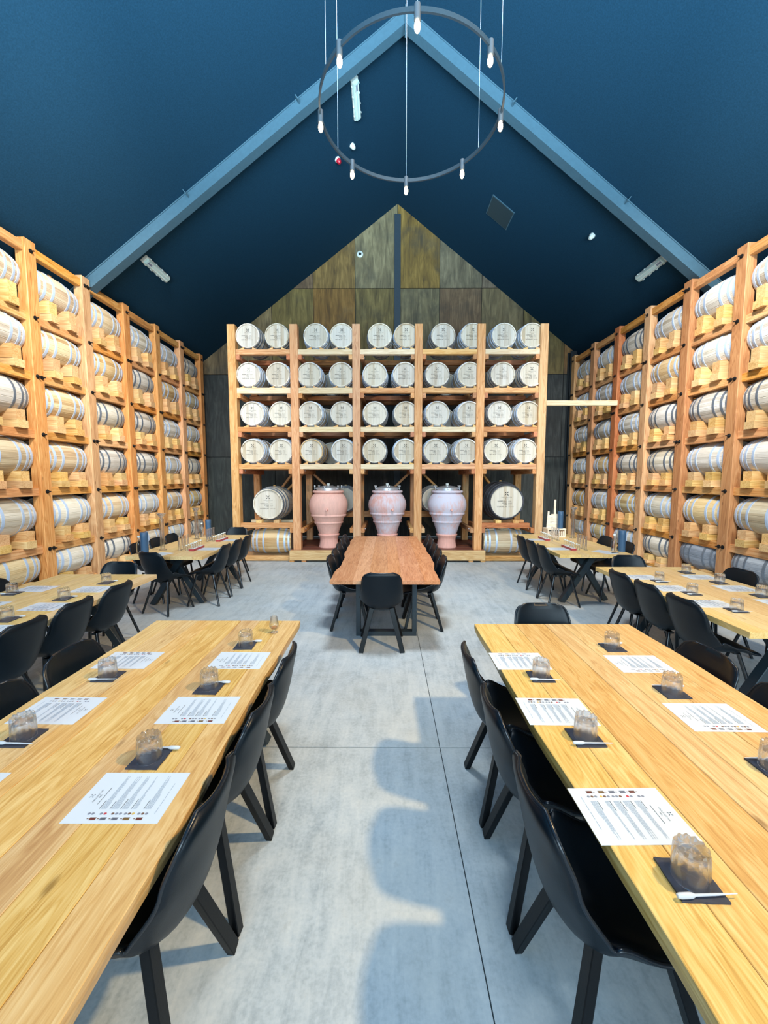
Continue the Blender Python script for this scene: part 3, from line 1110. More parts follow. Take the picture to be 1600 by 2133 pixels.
def batten(label, x, y):
    p, th = on_roof(x, y)
    t = thing('batten_light', label, 'light', p, 0, 'sealed batten lights on the roof slopes')
    t.rotation_euler = (0, -th, 0)
    m = MB()
    m.beam((0, -0.40, -0.028), (0, 0.40, -0.028), 0.15, 0.05, 0.012)
    m.build('housing', M['white_plastic'], t)
    m = MB()
    m.beam((0, -0.37, -0.068), (0, 0.37, -0.068), 0.125, 0.05, 0.020)
    d = m.build('diffuser', M['diffuser'], t)
    for i in range(4):
        for sx in (-1, 1):
            m = MB()
            y0 = -0.30 + 0.2 * i
            m.box(sx * 0.078 - 0.006, sx * 0.078 + 0.006, y0 - 0.012, y0 + 0.012, -0.065, -0.030)
            m.build('clip', M['white_plastic'], t)
    for sx in (-1, 1):
        m = MB()
        m.lathe([(0.010, -0.33), (0.010, 0.33)], 8, 'Y', (sx * 0.028, 0, -0.095))
        m.build('rib', M['white_plastic'], d)
    m = MB()
    m.box(-0.04, 0.04, -0.34, -0.22, -0.0975, -0.0925)
    m.build('sensor_window', M['ic_grey'], d)
    return t


batten('white sealed batten light low on the left roof slope', -4.57, 8.30)
batten('white sealed batten light high on the left slope, seen through the ring lamp', -0.60, 8.24)
batten('white sealed batten light low on the right roof slope', 5.13, 8.17)


def dome(name, label, cat, x, y, mat, r, h):
    p, th = on_roof(x, y)
    t = thing(name, label, cat, p)
    t.rotation_euler = (0, -th, 0)
    m = MB()
    m.lathe([(r, 0.0), (r, -h * 0.3), (0.0, -h * 0.3)], 20)
    m.build('base', M['white_plastic'], t, 40)
    m = MB()
    m.lathe([(r * 0.85, -h * 0.3), (r * 0.8, -h * 0.7), (r * 0.5, -h * 0.95), (0, -h)], 20)
    m.build('dome', M[mat], t, 40)


dome('smoke_detector', 'small white smoke detector high on the left roof slope', 'detector', -0.74, 9.18, 'white_plastic', 0.055, 0.10)
dome('alarm_strobe', 'small red alarm strobe on the left roof slope', 'alarm', -1.06, 9.22, 'red_plastic', 0.06, 0.11)
dome('smoke_detector', 'small white smoke detector on the right roof slope', 'detector', 4.13, 8.52, 'white_plastic', 0.055, 0.10)
p, th = on_roof(2.6, 9.78)
t = thing('access_hatch', 'square glossy access hatch on the right roof slope', 'hatch', p)
t.rotation_euler = (0, -th, 0)
m = MB()
m.box(-0.31, 0.31, -0.31, 0.31, -0.012, 0.0)
m.build('frame', M['navy_steel'], t)
m = MB()
m.box(-0.29, 0.29, -0.29, 0.29, -0.016, -0.012)
m.build('door', plain('glossy dark hatch', (0.03, 0.055, 0.07, 1), 0.22), t)
t = thing('wall_speaker', 'small round white sensor on the gable plywood', 'sensor', (-0.77, WY - 0.012, 8.27))
m = MB()
m.lathe([(0.09, 0.0), (0.09, -0.03), (0.045, -0.045), (0.045, -0.035), (0.0, -0.035)], 24, 'Y')
m.build('ring', M['white_plastic'], t, 40)
m = MB()
m.lathe([(0.042, -0.036), (0.03, -0.06), (0.0, -0.068)], 16, 'Y')
m.build('lens', M['black_steel'], t, 40)

# ring lamp
cx, cy, cz, rr = 0.195, 3.548, 4.76, 0.735
t = thing('ring_pendant_lamp', 'large dark ring pendant lamp with eight lit bulbs hung on wires', 'lamp', (cx, cy, cz))
m = MB()
m.lathe([(rr - 0.007, -0.016), (rr + 0.007, -0.016), (rr + 0.007, 0.016), (rr - 0.007, 0.016), (rr - 0.007, -0.016)], 96, cap=False)
ring = m.build('ring', M['blue_steel'], t, 40)
for i in range(6):
    a = -PI / 2 + i * PI / 3
    x, y = rr * math.cos(a), rr * math.sin(a)
    m = MB()
    m.tube([(x, y, 0.02), (x, y, roof_z(cx + x) - cz)], 0.0016, 6)
    m.build('wire', M['galv'], t)
for i in range(8):
    a = -PI / 2 + i * PI / 4
    x, y = rr * math.cos(a), rr * math.sin(a)
    m = MB()
    m.lathe([(0.0, 0.03), (0.021, 0.03), (0.021, -0.062), (0.016, -0.066), (0.0, -0.066)], 16)
    h = m.build('lamp_holder', M['holder'], t, 40, loc=(x, y, 0))
    m = MB()
    m.lathe([(0.012, -0.062), (0.014, -0.070), (0.019, -0.086), (0.020, -0.104), (0.016, -0.122), (0.007, -0.134), (0.0, -0.136)], 16, cap=False)
    m.build('bulb', M['bulb'], h, 60)

# ---------------------------------------------------------------- chairs
def chair_meshes():
    """shell chair; local +Y is the front, origin on the floor under the seat"""
    ctl = [(0.225, 0.425), (0.205, 0.446), (0.14, 0.454), (0.04, 0.446), (-0.06, 0.438), (-0.135, 0.441), (-0.190, 0.466), (-0.226, 0.518), (-0.250, 0.59), (-0.268, 0.67), (-0.285, 0.76), (-0.302, 0.845)]
    P = [Vector((0, a, b)) for a, b in ctl]
    # dense Catmull-Rom
    pts = []
    for i in range(len(P) - 1):
        p0, p1, p2, p3 = P[max(i - 1, 0)], P[i], P[i + 1], P[min(i + 2, len(P) - 1)]
        for k in range(8):
            t = k / 8
            pts.append(0.5 * ((2 * p1) + (p2 - p0) * t + (2 * p0 - 5 * p1 + 4 * p2 - p3) * t * t + (3 * p1 - p0 - 3 * p2 + p3) * t ** 3))
    pts.append(P[-1])
    cum = [0]
    for i in range(1, len(pts)):
        cum.append(cum[-1] + (pts[i] - pts[i - 1]).length)
    Lt = cum[-1]
    NU, NV = 30, 16

    def at(s):
        i = 0
        while i < len(cum) - 2 and cum[i + 1] < s:
            i += 1
        t = (s - cum[i]) / max(1e-9, cum[i + 1] - cum[i])
        return pts[i].lerp(pts[i + 1], min(1, max(0, t)))

    def lin(x, tab):
        for (a, va), (b, vb) in zip(tab, tab[1:]):
            if x <= b:
                u = (x - a) / (b - a)
                u = u * u * (3 - 2 * u)
                return va + (vb - va) * u
        return tab[-1][1]

    srows = []
    for i in range(NU + 1):
        u = i / NU
        # denser at both ends for the rounded corners
        u = u - 0.09 * math.sin(2 * PI * u) / (2 * PI) * 1.6
        srows.append(u * Lt)
    front, back, rim = [], [], None
    G, Bk = [], []
    for s in srows:
        c = at(s)
        d = (at(min(Lt, s + 0.012)) - at(max(0, s - 0.012))).normalized()
        n = Vector((0, d.z, -d.y))          # toward the sitter
        n = Vector((0, -d.z, d.y)) if n.z < 0 and n.y < 0 else n
        if n.dot(Vector((0, 0.6, 0.8))) < 0:
            n = -n
        f = s / Lt
        w = lin(f, [(0, 0.205), (0.25, 0.222), (0.45, 0.226), (0.62, 0.218), (0.8, 0.208), (1, 0.188)])
        for end, r in ((s, 0.06), (Lt - s, 0.075)):
            if end < r:
                w = w - r + math.sqrt(max(0, r * r - (r - end) ** 2))
        lift = lin(f, [(0, 0.0), (0.08, 0.006), (0.24, 0.062), (0.42, 0.118), (0.58, 0.098), (0.8, 0.052), (1, 0.024)])
        rowa, rowb = [], []
        for j in range(NV + 1):
            v = -1 + 2 * j / NV
            v = math.sin(v * PI / 2) * 0.35 + v * 0.65
            e = abs(v) ** 2.4
            p = c + n * (lift * e) + Vector((v * w, 0, 0))
            # local surface normal leans inwards at the wings
            slope = lift * 2.4 * abs(v) ** 1.4 / max(w, 0.05)
            nn = (n + Vector((-math.copysign(slope, v), 0, 0))).normalized()
            edge = max(0.0, 1 - min((1 - abs(v)) / 0.10, 1)) + 0
            endk = max(0.0, 1 - min(s, Lt - s) / 0.025)
            th = 0.014 * (1 - 0.55 * max(edge, endk))
            rowa.append(p + nn * th)
            rowb.append(p - nn * th)
        G.append(rowa)
        Bk.append(rowb)
    vs = [p for r in G for p in r] + [p for r in Bk for p in r]
    W_ = NV + 1
    off = (NU + 1) * W_
    fs = []
    for i in range(NU):
        for j in range(NV):
            a = i * W_ + j
            fs.append((a, a + 1, a + W_ + 1, a + W_))
            fs.append((off + a, off + a + W_, off + a + W_ + 1, off + a + 1))
    loop = [(0, j) for j in range(NV)] + [(i, NV) for i in range(NU)] + [(NU, j) for j in range(NV, 0, -1)] + [(i, 0) for i in range(NU, 0, -1)]
    for k in range(len(loop)):
        a = loop[k][0] * W_ + loop[k][1]
        b = loop[(k + 1) % len(loop)]
        b = b[0] * W_ + b[1]
        fs.append((a, off + a, off + b, b))
    m = MB()
    m.add(vs, fs)
    shell = m.mesh('shell', M['leather'], 75)
    m = MB()
    m.tube([(G[i][j] + Bk[i][j]) / 2 for i, j in loop], 0.0068, 6, True)
    pipe = m.mesh('piping', M['piping'], True)
    legs = []
    for sx in (-1, 1):
        for sy in (-1, 1):
            m = MB()
            top = (sx * 0.105, sy * 0.105 - 0.01, 0.432)
            bot = (sx * 0.215, 0.205 if sy > 0 else -0.232, 0.0)
            m.beam(top, bot, 0.050, 0.032, 0.003, up=(0, 1, 0))
            # level foot
            m.v = [(x, y, max(z, 0.0)) for x, y, z in m.v]
            legs.append(m.mesh('leg', M['black_wood']))
    thin = []
    for sx in (-1, 1):
        for sy in (-1, 1):
            m = MB()
            a = Vector((sx * 0.12, sy * 0.115 - 0.01, 0.43))
            b = Vector((sx * 0.215, 0.205 if sy > 0 else -0.232, 0.0))
            m.tube([a, a.lerp(b, 0.5), b], 0.0145, 10)
            m.v = [(x, y, max(z, 0.0)) for x, y, z in m.v]
            thin.append(m.mesh('leg', M['gloss_leg'], 40))
    m = MB()
    m.beam((-0.115, 0.10, 0.428), (0.115, 0.10, 0.428), 0.05, 0.018)
    m.beam((-0.115, -0.10, 0.420), (0.115, -0.10, 0.420), 0.05, 0.016)
    m.beam((0, -0.13, 0.418), (0, 0.12, 0.423), 0.06, 0.020)
    fr = m.mesh('seat_frame', M['black_steel'])
    return shell, pipe, legs, fr, thin


CH = chair_meshes()


def chair(label, group, x, y, face):
    """face: unit direction the sitter looks"""
    rz = math.atan2(face[1], face[0]) - PI / 2 + R.uniform(-0.025, 0.025)
    t = thing('shell_chair', label, 'chair', (x, y, 0), rz, group)
    sh = put('shell', CH[0], t)
    put('piping', CH[1], sh)
    for l in (CH[4] if y > 2.5 and abs(x) > 2 else CH[2]):
        put('leg', l, t)
    put('seat_frame', CH[3], t)
    return t


# ---------------------------------------------------------------- tables
TH = 0.75


def table(label, x0, x1, y0, y1, mat, live, legs, seed, widths, thick=0.045):
    t = thing('dining_table', label, 'table', ((x0 + x1) / 2, (y0 + y1) / 2, 0), 0, None)
    w = x1 - x0
    L = y1 - y0
    rg = random.Random(seed)
    tot = sum(widths)
    xs = [-w / 2]
    for q in widths:
        xs.append(xs[-1] + q / tot * w)
    ph = [rg.uniform(0, 6) for _ in range(6)]

    def wob(y, k):
        return live * (0.55 * math.sin(y * 2.3 + ph[k]) + 0.3 * math.sin(y * 5.1 + ph[k + 1]) + 0.18 * math.sin(y * 11.7 + ph[k + 2]))
    n = 26
    for i in range(len(widths)):
        gp = 0.0009 if legs == 'cross' else 0.0003
        a, b = xs[i] + gp, xs[i + 1] - gp
        m = MB()
        vs, fs = [], []
        c = 0.0016 if legs == 'cross' else 0.0007
        lw, rw = (i == 0 and live > 0), (i == len(widths) - 1 and live > 0)
        xm = (a + b) / 2
        for k in range(n + 1):
            y = -L / 2 + L * k / n
            aa = a + (wob(y, 0) if lw else 0)
            bb = b + (wob(y, 3) if rw else 0)
            la = 0.006 if lw else 0.0
            lb = 0.006 if rw else 0.0
            sec = [(aa + la, -thick), (bb - lb, -thick), (bb, -thick * 0.45), (bb - lb * 0.1, -c), (bb - c - lb * 0.2, 0), (aa + c + la * 0.2, 0), (aa + la * 0.1, -c), (aa, -thick * 0.45)]
            vs += [(x - xm, y, z) for x, z in sec]
        for k in range(n):
            for j in range(8):
                j2 = (j + 1) % 8
                fs.append((k * 8 + j, k * 8 + j2, (k + 1) * 8 + j2, (k + 1) * 8 + j))
        fs.append(tuple(range(8))[::-1])
        fs.append(tuple(range(n * 8, n * 8 + 8)))
        m.add(vs, fs)
        m.build('plank', M[mat], t, loc=(xm, rg.uniform(-0.001, 0.001), TH))
    if legs == 'cross':
        for sy in (-1, 1):
            yy = sy * (L / 2 - 0.34)
            for sx in (-1, 1):
                m = MB()
                m.beam((sx * 0.335, yy + sx * 0.045, 0.0), (-sx * 0.10, yy + sx * 0.045, TH - thick - 0.012), 0.085, 0.085, 0.004, up=(0, 1, 0))
                m.v = [(x, y, max(0.0, z)) for x, y, z in m.v]
                m.build('leg', M['blue_steel'], t)
            m = MB()
            m.box(-0.30, 0.30, yy - 0.10, yy + 0.10, TH - thick - 0.012, TH - thick - 0.001)
            m.build('mounting_plate', M['black_steel'], t)
        m = MB()
        m.box(-0.03, 0.03, -L / 2 + 0.44, L / 2 - 0.44, TH - thick - 0.07, TH - thick - 0.012)
        m.build('stretcher', M['black_steel'], t)
    else:
        for sy in (-1, 1):
            yy = sy * (L / 2 - 0.46)
            m = MB()
            hw, tb = 0.345, 0.05
            m.box(-hw, -hw + tb, yy - 0.045, yy + 0.045, 0.0, TH - thick - 0.001)
            m.box(hw - tb, hw, yy - 0.045, yy + 0.045, 0.0, TH - thick - 0.001)
            m.box(-hw + tb, hw - tb, yy - 0.045, yy + 0.045, 0.0, tb)
            m.box(-hw + tb, hw - tb, yy - 0.045, yy + 0.045, TH - thick - tb, TH - thick - 0.001)
            m.build('leg', M['blue_steel'], t)
    return t


WD = [0.13, 0.17, 0.11, 0.2, 0.14, 0.16, 0.13]
table('nearest oak table on the left, live edge, set with menus and upturned glasses', -1.69, -0.635, 0.36, 2.885, 'oak_top', 0.014, 'cross', 3, WD, 0.056)
table('nearest oak table on the right, live edge, set with menus and upturned glasses', 0.635, 1.745, 0.36, 2.83, 'oak_top', 0.012, 'cross', 5, [0.15, 0.13, 0.2, 0.12, 0.17, 0.14, 0.15], 0.056)
table('pale oak table by the left rack, second from the camera, set with menus', -3.56, -2.51, 2.05, 4.31, 'pale_top', 0.0, 'cross', 7, WD)
table('pale oak table by the right rack, second from the camera, set with menus', 2.48, 3.56, 2.68, 4.71, 'pale_top', 0.0, 'cross', 9, WD)
table('pale oak table at the back left holding tall glass cylinders and tasting racks', -3.50, -2.47, 5.30, 7.36, 'pale_top', 0.0, 'cross', 11, WD)
table('pale oak table at the back right holding the blond wooden stand', 2.38, 3.40, 5.46, 7.50, 'pale_top', 0.0, 'cross', 13, WD)
table('bare red brown live edge table in the middle of the hall', -0.575, 0.575, 4.05, 7.2, 'red_top', 0.035, 'frame', 17, [0.2, 0.14, 0.17, 0.13, 0.2, 0.16], 0.04)

Wd, Ed, Nd, Sd = (-1, 0), (1, 0), (0, 1), (0, -1)
g = 'black shell chairs'
n3 = ['nearest', 'middle', 'farthest']
for i, y in enumerate((1.18, 1.665, 2.15)):
    chair('black shell chair on the aisle side of the nearest left table, %s of three' % n3[i], g, -0.82, y, Wd)
    chair('black shell chair on the aisle side of the nearest right table, %s of three' % n3[i], g, 0.735, y + 0.01, Ed)
    chair('black shell chair on the wall side of the nearest left table, %s of three' % n3[i], g, -1.50, y + 0.02, Ed)
    chair('black shell chair on the wall side of the nearest right table, %s of three' % n3[i], g, 1.52, y + 0.01, Wd)
chair('black shell chair at the far end of the nearest right table', g, 1.17, 2.71, Sd)
for i, y in enumerate((2.60, 3.05, 3.56)):
    chair('black shell chair on the aisle side of the second left table, %s of three' % n3[i], g, -2.69, y, Wd)
for i, y in enumerate((3.18, 3.62, 4.06)):
    chair('black shell chair on the aisle side of the second right table, %s of three' % n3[i], g, 2.65, y, Ed)
chair('black shell chair on the wall side of the second left table, far one', g, -3.40, 3.62, Ed)
chair('black shell chair on the wall side of the second left table, near one', g, -3.40, 3.12, Ed)
chair('black shell chair on the wall side of the second right table, far one', g, 3.42, 4.12, Wd)
chair('black shell chair on the wall side of the second right table, near one', g, 3.56, 3.66, Wd)
chair('black shell chair at the far end of the second left table, facing the camera', g, -3.02, 4.21, Sd)
chair('black shell chair at the far end of the second right table, facing the camera', g, 2.96, 4.63, Sd)
chair('black shell chair at the near end of the back left table, back to the camera', g, -2.97, 5.36, (0.30, 1))
for i, y in enumerate((5.72, 6.2, 6.65)):
    chair('black shell chair on the aisle side of the back left table, %s of three' % n3[i], g, -2.59, y, Wd)
    chair('black shell chair on the wall side of the back left table, %s of three' % n3[i], g, -3.40, y + 0.12, Ed)
for i, y in enumerate((5.70, 6.15, 6.60)):
    chair('black shell chair on the aisle side of the back right table, %s of three' % n3[i], g, 2.49, y, Ed)
for i, y in enumerate((5.95, 6.52)):
    chair('black shell chair on the wall side of the back right table, %s one' % ('near', 'far')[i], g, 3.32, y, Wd)
chair('black shell chair at the far end of the back left table', g, -2.88, 7.42, Sd)
n5 = ['nearest', 'second nearest', 'middle', 'second farthest', 'farthest']
for i, y in enumerate((4.82, 5.28, 5.74, 6.19, 6.64)):
    chair('black shell chair on the left of the bare middle table, %s of five' % n5[i], g, -0.415, y, Ed)
    chair('black shell chair on the right of the bare middle table, %s of five' % n5[i], g, 0.425, y, Wd)
chair('black shell chair at the near end of the bare middle table, back to camera', g, -0.05, 4.25, Nd)

# ---------------------------------------------------------------- tableware
def tumbler_mesh():
    m = MB()
    k = 12

    def mod(a, h):
        # cut flutes fade out towards the rim, which stands on the coaster
        f = max(0.0, min(1.0, (h - 0.028) / 0.022))
        q = abs(((a * k / (2 * PI)) % 1.0) * 2 - 1)
        return 1 + 0.075 * f * (q - 0.5)
    seg = 84
    pr = [(0.0435, 0.0), (0.0435, 0.03), (0.0425, 0.045), (0.0415, 0.06), (0.0405, 0.075), (0.0395, 0.086), (0.036, 0.0915), (0.030, 0.0925), (0.022, 0.0885), (0.010, 0.0865), (0.0, 0.0865)]
    m.lathe(pr, seg, mod=mod, cap=False)
    inn = [(0.0408, 0.0), (0.0405, 0.03), (0.0385, 0.050), (0.034, 0.0635), (0.026, 0.069), (0.0, 0.070)]
    o = len(m.v)
    m.lathe(inn, seg, cap=False)
    for i in range(seg):
        j = (i + 1) % seg
        m.f.append((i, j, o + j, o + i))
    # star cut on the base
    vs = []
    for idx in range(6 * seg, 10 * seg):
        x, y, z = m.v[idx]
        a = math.atan2(y, x)
        q = abs(((a * k / (2 * PI)) % 1.0) * 2 - 1)
        m.v[idx] = (x, y, z + 0.0050 * (q - 0.6) * (1 if idx < 9 * seg else 0.6))
    return m.mesh('upturned_tumbler', M['glass'], 18)


TUM = tumbler_mesh()
m = MB()
q = []
for i in range(4):
    a0 = [(-1, -1), (1, -1), (1, 1), (-1, 1)][i]
    a1 = [(-1, -1), (1, -1), (1, 1), (-1, 1)][(i + 1) % 4]
    for k in range(5):
        f = k / 5
        q.append((0.058 * (a0[0] + (a1[0] - a0[0]) * f) + R.uniform(-1, 1) * 0.001, 0.058 * (a0[1] + (a1[1] - a0[1]) * f) + R.uniform(-1, 1) * 0.001))
m.prism(q, 0, 0.0055)
COA = m.mesh('slate_coaster', M['slate'])
m = MB()
m.lathe([(0.0, -0.078), (0.005, -0.076), (0.0068, -0.068), (0.0068, -0.042), (0.0055, -0.036), (0.0032, -0.030), (0.0030, 0.02), (0.0022, 0.045), (0.0012, 0.078), (0.0, 0.078)], 12, 'X', (0, 0, 0.0068))
PIP = m.mesh('pipette', M['frost'], 40)


def menu_meshes():
    """portrait A4 sheet: local Y runs up the page, X to the reader's right"""
    w, h = 0.212, 0.300
    m = MB()
    m.prism([(-w / 2, -h / 2), (w / 2, -h / 2), (w / 2, h / 2), (-w / 2, h / 2)], 0, 0.0006)
    sheet = m.mesh('menu_sheet', M['paper'])
    z = 0.0010
    up = lambda x, y, _: (x, y, z)
    rg = random.Random(4)
    vs, fs = text_mesh('t', [('CALLINGTON', 0, 0.103, 0.0085, 'CENTER'), ('MILL', 0, 0.094, 0.0075, 'CENTER')], None)
    for q in range(4):
        a = PI / 4 + q * PI / 2
        ca, sa = math.cos(a), math.sin(a)
        n = len(vs)
        for r_, t_ in ((0.0025, -0.001), (0.009, -0.0015), (0.009, 0.0015), (0.0025, 0.001)):
            vs.append((r_ * ca - t_ * sa, 0.124 + r_ * sa + t_ * ca, 0))
        fs.append((n, n + 1, n + 2, n + 3))
    # header line and the five section titles
    quad(vs, fs, -0.034, 0.036, 0.0825, 0.0845)
    secs = [0.064, 0.030, -0.004, -0.038, -0.078]
    tv, tf = [], []
    for i, y in enumerate(secs):
        quad(vs, fs, -0.052, -0.052 + rg.uniform(0.03, 0.045), y, y + 0.0022)
        yy = y - 0.005
        for k in range(rg.choice((4, 5)) if i != 3 else 2):
            x = -0.052
            end = 0.088 - (rg.uniform(0.0, 0.03) if k % 2 else 0.0)
            while x < end:
                ww = rg.uniform(0.004, 0.012)
                quad(tv, tf, x, min(x + ww, end), yy, yy + 0.0016)
                x += ww + 0.0014
            yy -= 0.0032
        for k in range(2):
            x = -0.052
            end = -0.052 + rg.uniform(0.02, 0.075)
            while x < end:
                ww = rg.uniform(0.004, 0.011)
                quad(tv, tf, x, min(x + ww, end), yy, yy + 0.0015)
                x += ww + 0.0014
            yy -= 0.003
    for x0, x1 in ((-0.07, -0.045), (-0.04, -0.015), (-0.01, 0.018), (0.024, 0.055)):
        quad(tv, tf, x0, x1, -0.122, -0.1205)
    title = flat_mesh('heading_print', vs, fs, M['head_text'], up)
    text = flat_mesh('text_print', tv, tf, M['text'], up)
    icons = {}

    def ell(kind, x, y, rx, ry):
        v, f = icons.setdefault(kind, ([], []))
        n = len(v)
        for i in range(14):
            a = 2 * PI * i / 14
            v.append((x + rx * math.cos(a), y + ry * math.sin(a), 0))
        f.append(tuple(range(n, n + 14)))

    def rect(kind, x0, x1, y0, y1):
        v, f = icons.setdefault(kind, ([], []))
        quad(v, f, x0, x1, y0, y1)
    for i, (y, kd) in enumerate(((-0.086, 'ic_red'), (-0.046, 'ic_yellow'), (-0.010, 'ic_grey'), (0.026, 'ic_grey'), (0.058, 'ic_red'))):
        # bottle lying along the margin: body, neck and label
        rect('ic_brown' if kd != 'ic_grey' else 'ic_grey', -0.094, -0.084, y - 0.008, y + 0.012)
        rect(kd, -0.0925, -0.0855, y - 0.006, y + 0.009)
        rect('ic_brown', -0.0905, -0.0875, y + 0.014, y + 0.020)
    for i, y in enumerate((-0.096, -0.084, -0.072, -0.054, -0.042, -0.030, -0.014, -0.002, 0.010, 0.034, 0.046, 0.072, 0.084)):
        ell(('ic_grey', 'ic_brown', 'ic_grey', 'ic_yellow', 'ic_brown', 'ic_grey', 'ic_grey', 'ic_grey', 'ic_brown', 'ic_red', 'ic_grey', 'ic_grey', 'ic_grey')[i], -0.070, y, 0.0042, 0.005)
    out = [title, text]
    for kd, (v, f) in icons.items():
        out.append(flat_mesh('picture_print', v, f, M[kd], up))
    return sheet, out


MENU = menu_meshes()


def menu(label, x, y, face, jit=0.02):
    rz = math.atan2(face[1], face[0]) - PI / 2 + R.uniform(-jit, jit)
    t = thing('tasting_menu', label, 'menu', (x, y, TH + 0.0004), rz, 'laminated tasting menus')
    put('sheet', MENU[0], t)
    for me in MENU[1]:
        tag(put(me.name.split('.')[0], me, t), kind='stuff')
    return t


def setting(where, x, y, face, pip=True):
    """slate coaster, upturned glass and pipette"""
    rz = math.atan2(face[1], face[0]) - PI / 2 + R.uniform(-0.04, 0.04)
    c = put('slate_coaster', COA, None, (x, y, TH + 0.0004), (0, 0, rz))
    tag(c, 'dark slate coaster ' + where, 'coaster', 'slate coasters')
    gl = put('tumbler', TUM, None, (x + R.uniform(-0.004, 0.004), y + R.uniform(-0.004, 0.004), TH + 0.0062), (0, 0, R.uniform(0, 6)))
    tag(gl, 'upturned cut glass tumbler on coaster ' + where, 'glass', 'upturned tumblers')
    if pip:
        fx, fy = face
        # on the coaster's outer edge, across the diner's line of sight
        px, py = x + 0.048 * fy, y - 0.048 * fx
        if fx < 0:
            px, py = x + 0.012, y + 0.046
        elif fx > 0:
            px, py = x + 0.006, y - 0.047
        o = put('pipette', PIP, None, (px, py, TH + 0.0062), (0, 0, (PI if fx < 0 else 0.0) + R.uniform(-0.06, 0.06)))
        tag(o, 'milky plastic pipette lying on coaster ' + where, 'pipette', 'plastic pipettes')


near3 = ['nearest', 'middle', 'farthest']
for i, (ym, yc) in enumerate(((1.242, 1.42), (1.742, 1.925), (2.24, 2.44))):
    menu('laminated menu on the aisle side of the nearest left table, %s place' % near3[i], -0.848, ym, Wd)
    setting('at %s aisle place of nearest left table' % near3[i], -0.885, yc, Wd)
for i, (ym, yc) in enumerate(((1.24, 1.04), (1.735, 1.535), (2.24, 2.04))):
    menu('laminated menu on the wall side of the nearest left table, %s place' % near3[i], -1.488, ym, Ed)
    setting('at %s wall side place of nearest left table' % near3[i], -1.47, yc, Ed)
for i, (ym, yc) in enumerate(((1.18, 0.972), (1.74, 1.55), (2.24, 2.05))):
    menu('laminated menu on the aisle side of the nearest right table, %s place' % near3[i], 0.765, ym, Ed)
    setting('at %s aisle place of nearest right table' % near3[i], 0.795 + 0.01 * i, yc, Ed)
for i, (ym, yc) in enumerate(((1.16, 1.376), (1.70, 1.90), (2.21, 2.42))):
    menu('laminated menu on the wall side of the nearest right table, %s place' % near3[i], 1.435, ym, Wd)
    setting('at %s wall side place of nearest right table' % near3[i], 1.40, yc, Wd)
for i, (ym, yc) in enumerate(((2.68, 2.89), (3.2, 3.41), (3.71, 3.94))):
    menu('laminated menu on the aisle side of the second left table, %s place' % near3[i], -2.79, ym, Wd)
    setting('at %s aisle place of second left table' % near3[i], -2.81, yc, Wd)
for i, (ym, yc) in enumerate(((3.22, 3.06), (3.73, 3.585))):
    menu('laminated menu on the wall side of the second left table, %s place' % ('near', 'far')[i], -3.33, ym, Ed)
    setting('at %s wall side place of second left table' % ('near', 'far')[i], -3.40, yc - 0.02, Ed)
for i, (ym, yc) in enumerate(((3.31, 3.13), (3.78, 3.60), (4.21, 4.03))):
    menu('laminated menu on the aisle side of the second right table, %s place' % near3[i], 2.715, ym, Ed)
    setting('at %s aisle place of second right table' % near3[i], 2.775, yc, Ed)
for i, (ym, yc) in enumerate(((3.33, 3.52), (3.78, 3.97), (4.22, 4.41))):
    menu('laminated menu on the wall side of the second right table, %s place' % near3[i], 3.33, ym, Wd)
    setting('at %s wall side place of second right table' % near3[i], 3.33, yc, Wd)

# tulip glass with a last drop
t = thing('tulip_glass', 'small tulip tasting glass with a drop of amber spirit, far corner of nearest left table', 'glass', (-0.765, 2.66, TH + 0.0004))
m = MB()
m.lathe([(0.0, 0.0), (0.024, 0.0), (0.025, 0.004), (0.014, 0.012), (0.012, 0.020), (0.022, 0.030), (0.031, 0.045), (0.032, 0.058), (0.027, 0.08), (0.0225, 0.112), (0.0215, 0.112), (0.0258, 0.08), (0.0305, 0.058), (0.0295, 0.046), (0.020, 0.032), (0.0, 0.027)], 32, cap=False)
m.build('bowl', M['glass'], t, 40)
m = MB()
m.lathe([(0.0, 0.028), (0.018, 0.0325), (0.0235, 0.040), (0.0, 0.040)], 24, cap=False)
m.build('amber_spirit', M['amber'], t, 40)

# ---------------------------------------------------------------- blending kit on the two back tables
TZ = TH + 0.0004


def glass_column(label, x, y, h):
    t = thing('glass_cylinder', label, 'vessel', (x, y, TZ), 0, 'tall glass cylinders with funnels')
    m = MB()
    m.lathe([(0.0, 0.0), (0.055, 0.0), (0.055, 0.008), (0.030, 0.020), (0.030, h), (0.035, h + 0.004), (0.0265, h), (0.0265, 0.022), (0.0, 0.022)], 28, cap=False)
    m.build('tube', M['glass'], t, 40)
    m = MB()
    m.lathe([(0.009, h - 0.06), (0.010, h), (0.060, h + 0.075), (0.063, h + 0.078), (0.058, h + 0.076), (0.008, h + 0.003), (0.007, h - 0.06)], 28, cap=False)
    m.build('funnel', M['glass'], t, 40)
    return t


def bottle(label, x, y):
    t = thing('glass_bottle', label, 'bottle', (x, y, TZ))
    m = MB()
    m.lathe([(0.0, 0.0), (0.036, 0.0), (0.038, 0.006), (0.038, 0.13), (0.030, 0.16), (0.014, 0.185), (0.013, 0.215), (0.016, 0.218), (0.016, 0.226), (0.0, 0.226)], 24, cap=False)
    m.build('body', M['glass'], t, 40)
    m = MB()
    m.lathe([(0.0, 0.226), (0.017, 0.227), (0.018, 0.25), (0.0, 0.252)], 16, cap=False)
    m.build('stopper', M['white_plastic'], t, 40)


